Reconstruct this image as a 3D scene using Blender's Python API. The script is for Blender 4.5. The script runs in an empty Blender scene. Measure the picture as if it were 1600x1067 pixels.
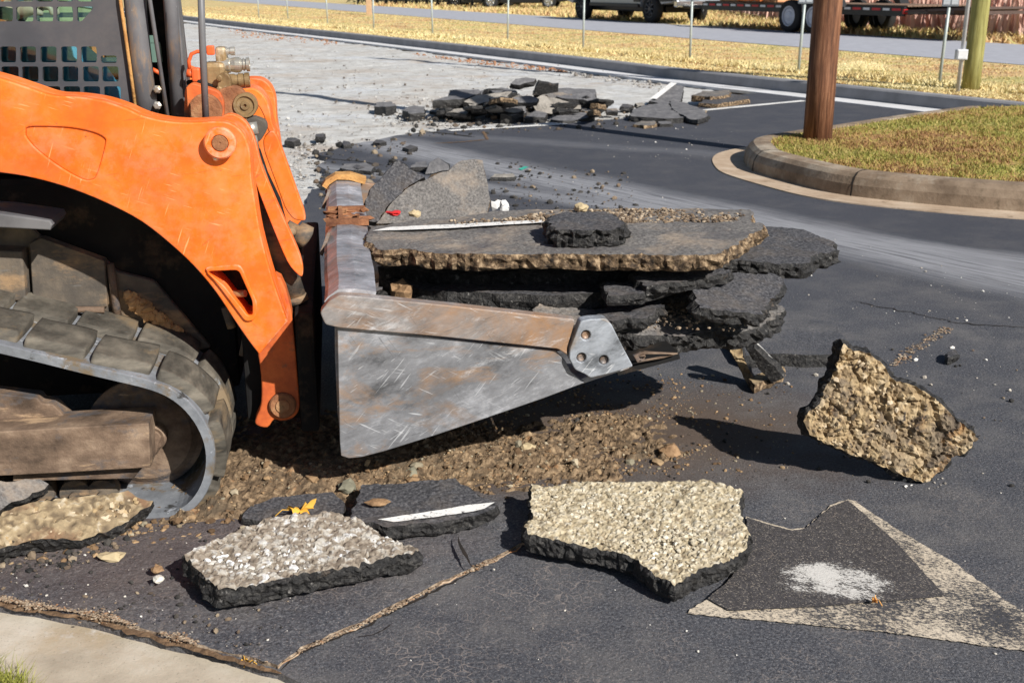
import bpy, bmesh, math, random
import numpy as np
from mathutils import Vector, Matrix, noise
from mathutils.geometry import delaunay_2d_cdt
R = math.radians
random.seed(7); rng = np.random.default_rng(7)
S = bpy.context.scene; COL = S.collection
# ---------------------------------------------------------------- camera
H = 1.3; TH = R(17.74); F = 1750.0
cam = bpy.data.cameras.new('camera'); co = bpy.data.objects.new('camera', cam); COL.objects.link(co); S.camera = co
co.location = (0, 0, H); co.rotation_euler = (math.pi/2 - TH, 0, 0)
cam.sensor_width = 36; cam.lens = F/1600*36; cam.clip_start = .05; cam.clip_end = 2000
cam.dof.use_dof = True; cam.dof.focus_distance = 3.1; cam.dof.aperture_fstop = 9
# ---------------------------------------------------------------- light
SUN_EL = R(35); SX, SY = -.68, .73                       # horizontal travel of the light
W = bpy.data.worlds.new('World'); S.world = W; W.use_nodes = True
wn = W.node_tree.nodes; bg = wn['Background']; sky = wn.new('ShaderNodeTexSky'); sky.sky_type = 'NISHITA'
sky.sun_disc = False; sky.sun_elevation = SUN_EL
sky.sun_rotation = math.atan2(-SX, -SY); sky.air_density = 1; sky.dust_density = .6
W.node_tree.links.new(sky.outputs[0], bg.inputs[0]); bg.inputs[1].default_value = .05
sl = bpy.data.lights.new('sun', 'SUN'); sl.energy = 5; sl.angle = R(.5); sl.color = (1, .955, .88)
so = bpy.data.objects.new('sun', sl); COL.objects.link(so)
Ld = Vector((SX, SY, -math.tan(SUN_EL))); so.rotation_euler = Ld.to_track_quat('-Z', 'Y').to_euler(); so.location = (6, -6, 8)
S.view_settings.view_transform = 'Standard'; S.view_settings.look = 'None'
S.view_settings.exposure = .38; S.view_settings.gamma = 1
# ---------------------------------------------------------------- measuring helpers (photo pixel -> place)
def ray(px, py):
    u = (px-800)/F; v = (py-533.5)/F
    return Vector((u, math.cos(TH)-v*math.sin(TH), -math.sin(TH)-v*math.cos(TH)))
C0 = Vector((0, 0, H))
def G(px, py, z=0.0):
    d = ray(px, py); t = (z-H)/d.z
    return C0 + d*t
def PL(px, py, p0, n):
    d = ray(px, py); return C0 + d*((p0-C0).dot(n)/d.dot(n))
def plane3(a, b, c):
    A, B, D = G(*a), G(*b), G(*c); n = (B-A).cross(D-A).normalized()
    if n.z < 0: n = -n
    return A, n
def AT(px, py, dist):
    d = ray(px, py); return C0 + d*(dist/d.y)
HA = math.asin(.151); HD = Vector((math.cos(HA), math.sin(HA), 0)); HN = Vector((-math.sin(HA), math.cos(HA), 0))
LO = G(290, 806)
def L(px, py, q):                                        # point in the loader's own frame at lateral offset q
    P = PL(px, py, LO+HN*q, HN) - LO
    return (P.dot(HD), P.z)
def L3(px, py, q):
    x, z = L(px, py, q); return Vector((x, q, z))
# ---------------------------------------------------------------- mesh helpers
class MB:
    def __init__(s): s.v = []; s.f = []; s.m = []; s.mi = 0; s.sm = False; s.s = []
    def add(s, vs, fs):
        o = len(s.v); s.v += [tuple(p) for p in vs]
        for f in fs: s.f.append([i+o for i in f]); s.m.append(s.mi); s.s.append(s.sm)
    def box(s, c, d, rz=0, M=None, bev=0):
        x, y, z = [k/2 for k in d]; b = min(bev, x*.9, y*.9, z*.9)
        bm = bmesh.new(); bmesh.ops.create_cube(bm, size=1)
        for v in bm.verts: v.co = Vector((v.co.x*d[0], v.co.y*d[1], v.co.z*d[2]))
        if b > 0: bmesh.ops.bevel(bm, geom=bm.edges[:], offset=b, segments=2, affect='EDGES', profile=.6)
        T = Matrix.Translation(c) @ (M.to_4x4() if M else Matrix.Rotation(rz, 4, 'Z'))
        bm.verts.index_update()
        s.add([T @ v.co for v in bm.verts], [[v.index for v in f.verts] for f in bm.faces]); bm.free()
    def tube(s, pts, r, seg=12, cap=True):
        pts = [Vector(p) for p in pts]; n = len(pts); rs = r if isinstance(r, (list, tuple)) else [r]*n
        vs = []; up = None
        for i, p in enumerate(pts):
            d = (pts[min(i+1, n-1)] - pts[max(i-1, 0)])
            if d.length < 1e-9: d = Vector((0, 0, 1))
            d.normalize()
            if up is None: up = Vector((0, 0, 1)) if abs(d.z) < .9 else Vector((1, 0, 0))
            a = d.cross(up).normalized(); b = a.cross(d).normalized(); up = b
            for k in range(seg):
                t = 2*math.pi*k/seg; vs.append(p + a*(rs[i]*math.cos(t)) + b*(rs[i]*math.sin(t)))
        fs = [[i*seg+k, (i+1)*seg+k, (i+1)*seg+(k+1) % seg, i*seg+(k+1) % seg] for i in range(n-1) for k in range(seg)]
        sm = s.sm; s.sm = True; s.add(vs, fs); s.sm = sm
        if cap:
            o = len(s.v)-len(vs)
            for r0 in (list(range(seg)), list(range((n-1)*seg, n*seg))[::-1]):
                s.f.append([o+i for i in r0]); s.m.append(s.mi); s.s.append(False)
    def lathe(s, c, axis, prof, seg=32):                  # prof: (distance along axis, radius)
        axis = Vector(axis).normalized(); c = Vector(c); up = Vector((0, 0, 1)) if abs(axis.z) < .9 else Vector((1, 0, 0))
        a = axis.cross(up).normalized(); b = axis.cross(a); vs = []
        for h, r in prof:
            for k in range(seg):
                t = 2*math.pi*k/seg; vs.append(c + axis*h + (a*math.cos(t)+b*math.sin(t))*max(r, 1e-4))
        n = len(prof)
        s.add(vs, [[i*seg+k, i*seg+(k+1) % seg, (i+1)*seg+(k+1) % seg, (i+1)*seg+k] for i in range(n-1) for k in range(seg)])
    def blob(s, c, r, sq=(1, 1, 1), jag=.3, sub=1, seed=None):
        bm = bmesh.new(); bmesh.ops.create_icosphere(bm, subdivisions=sub, radius=1)
        rot = Matrix.Rotation(random.random()*6.3, 3, Vector((random.random()-.5, random.random()-.5, random.random()-.5)).normalized())
        off = Vector((random.random()*50, random.random()*50, 3)); vs = []
        for v in bm.verts:
            p = rot @ v.co; k = 1 + jag*(noise.noise(v.co*1.7+off)*1.6 + .7*noise.noise(v.co*4+off)) ; p = p*k
            vs.append(Vector((p.x*sq[0]*r, p.y*sq[1]*r, p.z*sq[2]*r)) + Vector(c))
        bm.verts.index_update(); s.add(vs, [[v.index for v in f.verts] for f in bm.faces]); bm.free()
    def build(s, name, mats, parent=None, loc=None):
        me = bpy.data.meshes.new(name); v = s.v
        if loc is not None: v = [(p[0]-loc[0], p[1]-loc[1], p[2]-loc[2]) for p in v]
        me.from_pydata(v, [], s.f); me.update()
        for m in (mats if isinstance(mats, (list, tuple)) else [mats]): me.materials.append(m)
        me.polygons.foreach_set('material_index', s.m); me.polygons.foreach_set('use_smooth', s.s)
        fixn(me)
        o = bpy.data.objects.new(name, me); COL.objects.link(o)
        if parent: o.parent = parent
        if loc is not None: o.location = loc
        return o
def fixn(me):
    bm = bmesh.new(); bm.from_mesh(me); bmesh.ops.recalc_face_normals(bm, faces=bm.faces[:]); bm.to_mesh(me); bm.free()
def tag(o, label=None, cat=None, group=None, kind=None):
    if label: o['label'] = label
    if cat: o['category'] = cat
    if group: o['group'] = group
    if kind or cat: o['kind'] = kind or 'thing'
    return o
def empty(name, loc=(0, 0, 0), rz=0, parent=None):
    o = bpy.data.objects.new(name, None); COL.objects.link(o); o.location = loc; o.rotation_euler = (0, 0, rz); o.empty_display_size = .2
    if parent: o.parent = parent
    return o
def ctree(o, parent=None):
    c = o.copy(); COL.objects.link(c); c.parent = parent
    for ch in list(o.children): ctree(ch, c)
    return c
def smooth(pts, n=4, closed=True):
    P = [Vector(p) for p in pts]; N = len(P); out = []
    for i in range(N if closed else N-1):
        a, b, c, d = (P[(i-1) % N], P[i], P[(i+1) % N], P[(i+2) % N]) if closed else (P[max(i-1, 0)], P[i], P[i+1], P[min(i+2, N-1)])
        for k in range(n):
            t = k/n; out.append(.5*((2*b)+(c-a)*t+(2*a-5*b+4*c-d)*t*t+(3*b-a-3*c+d)*t**3))
    if not closed: out.append(P[-1])
    return out
def rround(poly, r, n=3):                                 # round the corners of a 2D polygon
    out = []; N = len(poly)
    for i in range(N):
        a, b, c = Vector(poly[i-1][:2]), Vector(poly[i][:2]), Vector(poly[(i+1) % N][:2])
        d1 = (a-b); d2 = (c-b); rr = min(r, d1.length*.45, d2.length*.45); p = b+d1.normalized()*rr; q = b+d2.normalized()*rr
        for k in range(n+1):
            t = k/n; out.append(tuple(p*(1-t)**2 + b*2*t*(1-t) + q*t*t))
    return out
def curve_mesh(name, loops, half, bev, seg=2):
    cu = bpy.data.curves.new(name, 'CURVE'); cu.dimensions = '2D'; cu.fill_mode = 'BOTH'
    cu.extrude = max(half-bev, 0); cu.bevel_depth = bev; cu.bevel_resolution = seg; cu.offset = -bev
    for lp in loops:
        sp = cu.splines.new('POLY'); sp.points.add(len(lp)-1); sp.use_cyclic_u = True
        for k, p in enumerate(lp): sp.points[k].co = (p[0], p[1], 0, 1)
    o = bpy.data.objects.new('tmp', cu); COL.objects.link(o); bpy.context.view_layer.update()
    me = bpy.data.meshes.new_from_object(o.evaluated_get(bpy.context.evaluated_depsgraph_get()))
    bpy.data.objects.remove(o); bpy.data.curves.remove(cu); me.name = name
    return me
def plate(name, loops, q0, q1, mat, parent, bev=.003, label=None):   # 2D (x,z) outline(s) given thickness across the loader
    me = curve_mesh(name, loops, abs(q1-q0)/2, min(bev, abs(q1-q0)*.45)); qm = (q0+q1)/2
    me.transform(Matrix(((1, 0, 0, 0), (0, 0, -1, qm), (0, 1, 0, 0), (0, 0, 0, 1))))
    me.materials.clear(); me.polygons.foreach_set('use_smooth', [False]*len(me.polygons))
    for m in (mat if isinstance(mat, (list, tuple)) else [mat]): me.materials.append(m)
    o = bpy.data.objects.new(name, me); COL.objects.link(o); o.parent = parent
    if label: o['label'] = label
    return o
def plate_cdt(name, loops, q0, q1, mat, parent):           # perforated plate
    vs = []; ed = []
    for lp in loops:
        o = len(vs); k = len(lp); vs += [Vector(p[:2]) for p in lp]; ed += [(o+i, o+(i+1) % k) for i in range(k)]
    v2, _, tris, _, _, _ = delaunay_2d_cdt(vs, ed, [], 0, 1e-6)
    def odd(c):
        r = False
        for a, b in ed:
            a = vs[a]; b = vs[b]
            if (a.y > c.y) != (b.y > c.y) and c.x < (b.x-a.x)*(c.y-a.y)/(b.y-a.y)+a.x: r = not r
        return r
    tris = [t for t in tris if odd(sum((v2[i] for i in t), Vector((0, 0)))/3)]
    m = MB(); n = len(v2); m.v = [(p.x, q0, p.y) for p in v2]+[(p.x, q1, p.y) for p in v2]; m.f = [list(t) for t in tris]+[[i+n for i in t[::-1]] for t in tris]
    ec = {}
    for t in tris:
        for i in range(3):
            a, b = t[i], t[(i+1) % 3]
            if (b, a) in ec: del ec[(b, a)]
            else: ec[(a, b)] = 1
    m.f += [[b, a, a+n, b+n] for a, b in ec]; m.m = [0]*len(m.f); m.s = [False]*len(m.f)
    return m.build(name, mat, parent)
def PP(pts, q): return [L(x, y, q) for x, y in pts]
def sheet(name, pts, mat, kind='structure', parent=None, thick=0):   # flat polygon lying at its points' own heights
    me = bpy.data.meshes.new(name); c = sum((Vector(p) for p in pts), Vector())/len(pts)
    v = [Vector(p)-c for p in pts]; n = len(v); f = [list(range(n))]
    if thick:
        v += [p-Vector((0, 0, thick)) for p in v]; f += [list(range(2*n-1, n-1, -1))]+[[i, i+n, (i+1) % n+n, (i+1) % n] for i in range(n)]
    me.from_pydata(v, [], f); me.materials.append(mat); me.update(); fixn(me)
    if not thick and me.polygons[0].normal.z < 0: me.flip_normals()
    o = bpy.data.objects.new(name, me); o.location = c; COL.objects.link(o)
    if kind: o['kind'] = kind
    if parent: o.parent = parent
    return o
def jagline(pts, step, amp, seed=0, closed=True):
    out = []; N = len(pts)
    for i in range(N if closed else N-1):
        a, b = Vector(pts[i]), Vector(pts[(i+1) % N]); d = b-a; k = max(1, int(d.length/step)); nn = Vector((-d.y, d.x, 0)).normalized() if len(a) == 3 else Vector((-d.y, d.x)).normalized()
        for j in range(k):
            p = a+d*(j/k); w = noise.noise(Vector((p.x, p.y, seed))*(.35/step)) + .6*noise.noise(Vector((p.x, p.y, seed+9))*(1/step))
            out.append(p + nn*(w*amp))
    if not closed: out.append(Vector(pts[-1]))
    return out
# ---------------------------------------------------------------- materials
class N:
    def __init__(s, name):
        s.mat = bpy.data.materials.new(name); s.mat.use_nodes = True; s.t = s.mat.node_tree; s.b = s.t.nodes['Principled BSDF']
        s.g = None
    def nd(s, ty, **k):
        n = s.t.nodes.new('ShaderNode'+ty)
        for a, v in k.items():
            if isinstance(v, tuple) and a.startswith('i_'): n.inputs[int(a[2:])].default_value = v
            elif a.startswith('i_'):
                if hasattr(v, 'links'): s.t.links.new(v, n.inputs[int(a[2:])])
                else: n.inputs[int(a[2:])].default_value = v
            else: setattr(n, a, v)
        return n
    def lk(s, a, b): s.t.links.new(a, b)
    def pos(s, world=False):
        return s.nd('NewGeometry').outputs['Position'] if world else s.nd('TexCoord').outputs['Object']
    def map(s, vec, scale=(1, 1, 1), rot=(0, 0, 0), loc=(0, 0, 0)):
        if any(rot) and scale != (1, 1, 1):
            vec = s.map(vec, rot=rot); rot = (0, 0, 0)
        m = s.nd('Mapping'); s.lk(vec, m.inputs[0]); m.inputs[1].default_value = loc; m.inputs[2].default_value = rot; m.inputs[3].default_value = scale
        return m.outputs[0]
    def noise(s, vec, scale, detail=6, rough=.6, dist=0):
        n = s.nd('TexNoise'); s.lk(vec, n.inputs['Vector']); n.inputs['Scale'].default_value = scale; n.inputs['Detail'].default_value = detail
        n.inputs['Roughness'].default_value = rough; n.inputs['Distortion'].default_value = dist; return n.outputs[0]
    def vor(s, vec, scale, feat='F1', out='Distance', rnd=1):
        n = s.nd('TexVoronoi', feature=feat); s.lk(vec, n.inputs['Vector']); n.inputs['Scale'].default_value = scale
        n.inputs['Randomness'].default_value = rnd; return n.outputs[out]
    def ramp(s, fac, stops, interp='LINEAR'):
        n = s.nd('ValToRGB'); n.color_ramp.interpolation = interp; s.lk(fac, n.inputs[0]); cr = n.color_ramp
        while len(cr.elements) < len(stops): cr.elements.new(.5)
        for e, (p, c) in zip(cr.elements, stops): e.position = p; e.color = (c, c, c, 1) if not isinstance(c, tuple) else (*c[:3], 1)
        return n.outputs[0]
    def mix(s, fac, a, b, mode='MIX'):
        n = s.nd('Mix', data_type='RGBA', blend_type=mode)
        for i, v in ((0, fac), (6, a), (7, b)):
            if hasattr(v, 'links'): s.lk(v, n.inputs[i])
            else: n.inputs[i].default_value = (*v[:3], 1) if isinstance(v, tuple) else v
        return n.outputs[2]
    def m(s, op, a, b=0, c=0):
        n = s.nd('Math', operation=op)
        for i, v in enumerate((a, b, c)):
            if hasattr(v, 'links'): s.lk(v, n.inputs[i])
            else: n.inputs[i].default_value = v
        return n.outputs[0]
    def bump(s, h, strength=.5, dist=.01):
        n = s.nd('Bump'); n.inputs['Strength'].default_value = strength; n.inputs['Distance'].default_value = dist; s.lk(h, n.inputs['Height'])
        if s.g: s.lk(s.g, n.inputs['Normal'])
        s.g = n.outputs[0]; s.lk(s.g, s.b.inputs['Normal'])
    def fin(s, col=None, rough=.8, metal=0, spec=.5):
        for k, v in (('Base Color', col), ('Roughness', rough), ('Metallic', metal), ('Specular IOR Level', spec)):
            if v is None: continue
            if hasattr(v, 'links'): s.lk(v, s.b.inputs[k])
            else: s.b.inputs[k].default_value = (*v, 1) if isinstance(v, tuple) else v
        return s.mat
def M(name, stops, scale=5, ov=(), bump=(), rough=.8, metal=0, spec=.4, world=False, stretch=(1, 1, 1), speck=None, detail=8):
    n = N(name); p = n.pos(world); c = n.ramp(n.noise(n.map(p, stretch), scale, detail, .65), stops)
    if speck:                                             # (scale, threshold, colour)
        for sc, th, colr in speck:
            f = n.ramp(n.vor(p, sc, out='Distance'), [(0, 1), (th, 1), (th+.06, 0)])
            c = n.mix(n.m('MULTIPLY', f, n.ramp(n.noise(p, sc*.45, 2), [(.52, 0), (.6, 1)])), c, colr)
    for o in ov:                                          # (scale, lo, hi, colour, stretch)
        st = o[4] if len(o) > 4 else (1, 1, 1); rt = o[5] if len(o) > 5 else (0, 0, 0)
        c = n.mix(n.ramp(n.noise(n.map(p, st, rt, (len(o)*3.1, o[1]*7, 0)), o[0], 8, .68), [(o[1], 0), (o[2], 1)]), c, o[3])
    for b in bump: n.bump(n.noise(n.map(p, b[3] if len(b) > 3 else (1, 1, 1)), b[0], 6, .65), b[1], b[2])
    return n.fin(c, rough, metal, spec)
# ---------------------------------------------------------------- the materials
def mat_asphalt(name, plain=False, brown=.25):
    n = N(name); p = n.pos(True)
    c = n.ramp(n.noise(p, 130, 3, .9), [(.3, (.024, .026, .031)), (.47, (.07, .073, .086)), (.57, (.118, .121, .136)), (.7, (.25, .25, .26))])
    c = n.mix(n.ramp(n.noise(p, .9, 5, .6), [(.4, 0), (.75, .4)]), c, (.045, .048, .06))
    c = n.mix(n.ramp(n.noise(p, 3, 9, .75), [(.46, 0), (.68, .6)]), c, (.19, .18, .175))
    c = n.mix(n.ramp(n.noise(n.map(p, (1, 1, 1), loc=(9, 3, 1)), 210, 2, .6), [(.62, 0), (.7, .8)]), c, (.34, .3, .28))
    if not plain:
        # pale craquelure in the worn foreground
        w = n.nd('VectorMath', operation='ADD'); n.lk(p, w.inputs[0])
        nn = n.nd('TexNoise'); n.lk(p, nn.inputs['Vector']); nn.inputs['Scale'].default_value = 14; sc = n.nd('VectorMath', operation='SCALE'); n.lk(nn.outputs[1], sc.inputs[0]); sc.inputs[3].default_value = .05
        n.lk(sc.outputs[0], w.inputs[1])
        cr = n.ramp(n.vor(w.outputs[0], 38, 'DISTANCE_TO_EDGE'), [(0, 1), (.05, 0)])
        cr = n.m('MULTIPLY', cr, n.ramp(n.noise(p, 3.5, 6, .7), [(.46, 0), (.6, .9)]))
        cr = n.m('MULTIPLY', cr, n.ramp(n.noise(p, 30, 4, .7), [(.38, 0), (.52, 1)]))
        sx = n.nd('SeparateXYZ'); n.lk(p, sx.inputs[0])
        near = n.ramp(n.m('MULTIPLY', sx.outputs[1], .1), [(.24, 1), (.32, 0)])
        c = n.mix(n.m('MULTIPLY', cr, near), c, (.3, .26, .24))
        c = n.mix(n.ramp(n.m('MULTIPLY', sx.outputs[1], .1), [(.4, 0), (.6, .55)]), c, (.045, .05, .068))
        # dusty brown soil film round the digging, pale tyre dust lines further away
        dx = n.m('SUBTRACT', sx.outputs[0], .15); dy = n.m('SUBTRACT', sx.outputs[1], 3.15)
        r2 = n.m('ADD', n.m('MULTIPLY', dx, n.m('MULTIPLY', dx, .55)), n.m('MULTIPLY', dy, n.m('MULTIPLY', dy, 3.0)))
        r2 = n.m('ADD', r2, n.m('MULTIPLY', n.m('SUBTRACT', n.noise(p, 3, 6, .7), .5), 1.6))
        c = n.mix(n.ramp(r2, [(.1, .8), (.8, 0)]), c, (.12, .085, .062))
        dx = n.m('SUBTRACT', sx.outputs[0], -.9); dy = n.m('SUBTRACT', sx.outputs[1], 2.45)
        r2 = n.m('ADD', n.m('MULTIPLY', dx, n.m('MULTIPLY', dx, .9)), n.m('MULTIPLY', dy, n.m('MULTIPLY', dy, 4.0)))
        r2 = n.m('ADD', r2, n.m('MULTIPLY', n.m('SUBTRACT', n.noise(p, 4, 6, .7), .5), 1.2))
        c = n.mix(n.ramp(r2, [(.05, .45), (.7, 0)]), c, (.12, .082, .07))
        for (a, b, wd, k) in ((G(700, 246), G(1600, 436), .42, 1.0), (G(800, 300), G(1600, 408), .2, .8), (G(900, 226), G(1420, 262), .25, .25)):
            d = (b-a); d.z = 0; d.normalize(); nx, ny = -d.y, d.x; off = a.x*nx+a.y*ny
            ds = n.m('SUBTRACT', n.m('ADD', n.m('MULTIPLY', sx.outputs[0], nx), n.m('MULTIPLY', sx.outputs[1], ny)), off)
            ds = n.m('ADD', ds, n.m('MULTIPLY', n.m('SUBTRACT', n.noise(p, 1.2, 4), .5), .3))
            f = n.ramp(n.m('DIVIDE', n.m('ABSOLUTE', ds), wd), [(.25, k), (1, 0)])
            st = n.noise(n.map(p, (.35, 6, 1), (0, 0, -math.atan2(d.y, d.x))), 6, 6, .7)
            c = n.mix(n.m('MULTIPLY', f, n.ramp(st, [(.36, .25), (.56, 1)])), c, (.3, .305, .33))
    n.bump(n.noise(p, 150, 4, .75), .9, .005); n.bump(n.noise(p, 9, 4, .6), .25, .02)
    return n.fin(c, .8, 0, .2)
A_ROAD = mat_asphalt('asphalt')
A_TOP = M('slab_asphalt', [(.32, (.022, .022, .026)), (.5, (.07, .07, .078)), (.7, (.17, .165, .17))], 120, rough=.8, spec=.2, bump=[(160, .6, .004), (25, .3, .01)],
          ov=[(6, .5, .75, (.13, .11, .095)), (200, .66, .74, (.3, .28, .26))])
A_DUST = M('dusty_asphalt', [(.32, (.075, .07, .068)), (.5, (.15, .142, .138)), (.7, (.25, .235, .22))], 120, rough=.85, spec=.2, bump=[(160, .5, .003)],
           ov=[(4, .5, .66, (.3, .245, .195)), (3, .52, .7, (.085, .082, .09)), (200, .66, .72, (.34, .3, .26))])
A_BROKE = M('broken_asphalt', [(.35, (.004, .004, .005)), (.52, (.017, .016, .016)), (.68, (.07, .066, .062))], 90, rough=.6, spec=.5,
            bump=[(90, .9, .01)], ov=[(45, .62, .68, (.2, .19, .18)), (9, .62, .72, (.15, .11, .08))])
A_BROWN = M('broken_brown_base', [(.36, (.012, .008, .005)), (.5, (.13, .085, .048)), (.66, (.44, .32, .2))], 48, rough=.9,
            bump=[(80, .9, .01)], ov=[(12, .56, .66, (.04, .03, .025))])
def mat_agg(name, stops, ov=(), bias=None):
    n = N(name); p = n.pos(); at = n.nd('Attribute', attribute_name='tint')
    c = n.ramp(at.outputs['Fac'], stops)
    c = n.mix(n.ramp(n.noise(p, 120, 4, .7), [(.35, .4), (.6, 0)]), c, (.16, .12, .08))
    for o in ov: c = n.mix(n.ramp(n.noise(p, o[0], 7, .7), [(o[1], 0), (o[2], 1)]), c, o[3])
    n.bump(n.noise(p, 110, 5, .7), .5, .004)
    return n.fin(c, .85, 0, .35)
AGG_W = mat_agg('pale_aggregate', [(0, (.22, .17, .11)), (.3, (.42, .35, .23)), (.7, (.55, .48, .35)), (1, (.7, .65, .54))], [(7, .6, .8, (.3, .26, .22))])
AGG_G = mat_agg('grey_aggregate', [(0, (.12, .1, .08)), (.3, (.24, .2, .16)), (.6, (.34, .3, .25)), (.8, (.46, .44, .4)), (1, (.66, .67, .68))], [(5, .55, .75, (.3, .255, .2)), (13, .6, .7, (.1, .09, .08))])
AGG_B = mat_agg('brown_aggregate', [(0, (.1, .07, .045)), (.25, (.27, .19, .105)), (.65, (.43, .32, .18)), (1, (.58, .47, .32))], [(8, .56, .68, (.32, .17, .065)), (9, .53, .6, (.07, .052, .04)), (30, .58, .64, (.05, .04, .035)), (5, .52, .66, (.27, .21, .14))])
AGG_M = mat_agg('muddy_aggregate', [(0, (.08, .06, .04)), (.4, (.22, .165, .1)), (.75, (.36, .28, .17)), (1, (.5, .44, .34))], [(6, .5, .62, (.2, .12, .07))])
SOIL = M('brown_soil', [(.34, (.045, .029, .017)), (.5, (.165, .112, .066)), (.68, (.38, .27, .165))], 46, rough=.95, bump=[(60, .9, .012)],
         ov=[(7, .52, .7, (.1, .075, .05)), (11, .6, .7, (.4, .2, .085))], world=True)
GRAVEL = M('stripped_gravel_base', [(.25, (.32, .31, .3)), (.5, (.52, .515, .5)), (.75, (.7, .7, .69))], 6, rough=.95, world=True, stretch=(.9, 1, 1),
           bump=[(14, .7, .03)], ov=[(.8, .5, .7, (.42, .35, .29), (.8, 1, 1)), (.7, .54, .66, (.55, .57, .6), (.8, 1.2, 1)), (3, .6, .7, (.2, .17, .14), (.8, 1, 1)), (12, .6, .68, (.24, .2, .17)), (40, .6, .7, (.13, .12, .11))])
CONC = M('concrete', [(.3, (.34, .29, .225)), (.5, (.47, .41, .325)), (.7, (.58, .53, .45))], 5, rough=.85, world=True,
         bump=[(140, .35, .003), (20, .2, .008)], ov=[(3, .52, .7, (.4, .31, .2)), (9, .6, .75, (.62, .6, .58)), (180, .6, .68, (.2, .17, .13))])
CONC_N = M('new_concrete', [(.3, (.55, .55, .56)), (.7, (.72, .72, .74))], 3, rough=.85, world=True, bump=[(60, .2, .004)])
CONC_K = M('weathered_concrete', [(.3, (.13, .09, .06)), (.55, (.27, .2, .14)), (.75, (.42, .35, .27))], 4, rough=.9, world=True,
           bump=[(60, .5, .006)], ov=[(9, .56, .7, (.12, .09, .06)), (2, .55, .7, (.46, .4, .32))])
CONC_SHADE = M('shade_toned_curb_concrete', [(.3, (.2, .2, .21)), (.7, (.3, .3, .32))], 3, rough=.85, world=True, bump=[(60, .2, .004)])  # shade on the far curb face is put into this darker concrete colour
CONC_I = M('tan_gutter_concrete', [(.3, (.34, .24, .16)), (.55, (.48, .37, .27)), (.75, (.56, .47, .37))], 4, rough=.9, world=True, bump=[(60, .5, .006)], ov=[(9, .58, .7, (.2, .14, .09))])
ROADM = M('old_road', [(.3, (.32, .33, .37)), (.7, (.42, .43, .48))], 5, rough=.85, world=True, bump=[(60, .2, .004)], speck=None)
def mat_grass(name, stops, ground=False):
    n = N(name); p = n.pos(True); g = n.nd('NewGeometry')
    f = n.noise(n.map(p, (.6, 1, 1)), .9, 9, .8)
    if not ground: f = n.m('ADD', n.m('MULTIPLY', f, .85), n.m('MULTIPLY', g.outputs['Random Per Island'], .15))
    c = n.ramp(f, stops)
    n.bump(n.noise(p, 40, 4), .6, .02)
    return n.fin(c, .8, 0, .2)
VST = [(.3, (.3, .15, .075)), (.4, (.5, .3, .16)), (.47, (.6, .44, .22)), (.53, (.68, .56, .28)), (.59, (.36, .33, .11)), (.66, (.7, .6, .36)), (.75, (.5, .37, .2))]
G_V = mat_grass('verge_grass_ground', VST, True); G_VB = mat_grass('verge_grass_blades', VST)
IST = [(.3, (.13, .07, .035)), (.4, (.34, .19, .09)), (.46, (.42, .29, .11)), (.51, (.36, .33, .09)), (.56, (.2, .22, .04)), (.61, (.5, .4, .16)), (.68, (.42, .22, .11)), (.78, (.6, .5, .3))]
G_I = mat_grass('island_grass_ground', IST, True); G_IB = mat_grass('island_grass_blades', IST)
RST = [(.25, (.55, .3, .22)), (.45, (.72, .44, .36)), (.65, (.82, .58, .48)), (.85, (.75, .62, .42))]
G_R = mat_grass('tall_grass_blades', RST)
PAINT = M('white_paint', [(.3, (.55, .55, .57)), (.6, (.75, .75, .76))], 12, rough=.7, world=True, ov=[(30, .62, .68, (.1, .1, .11))])
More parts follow.
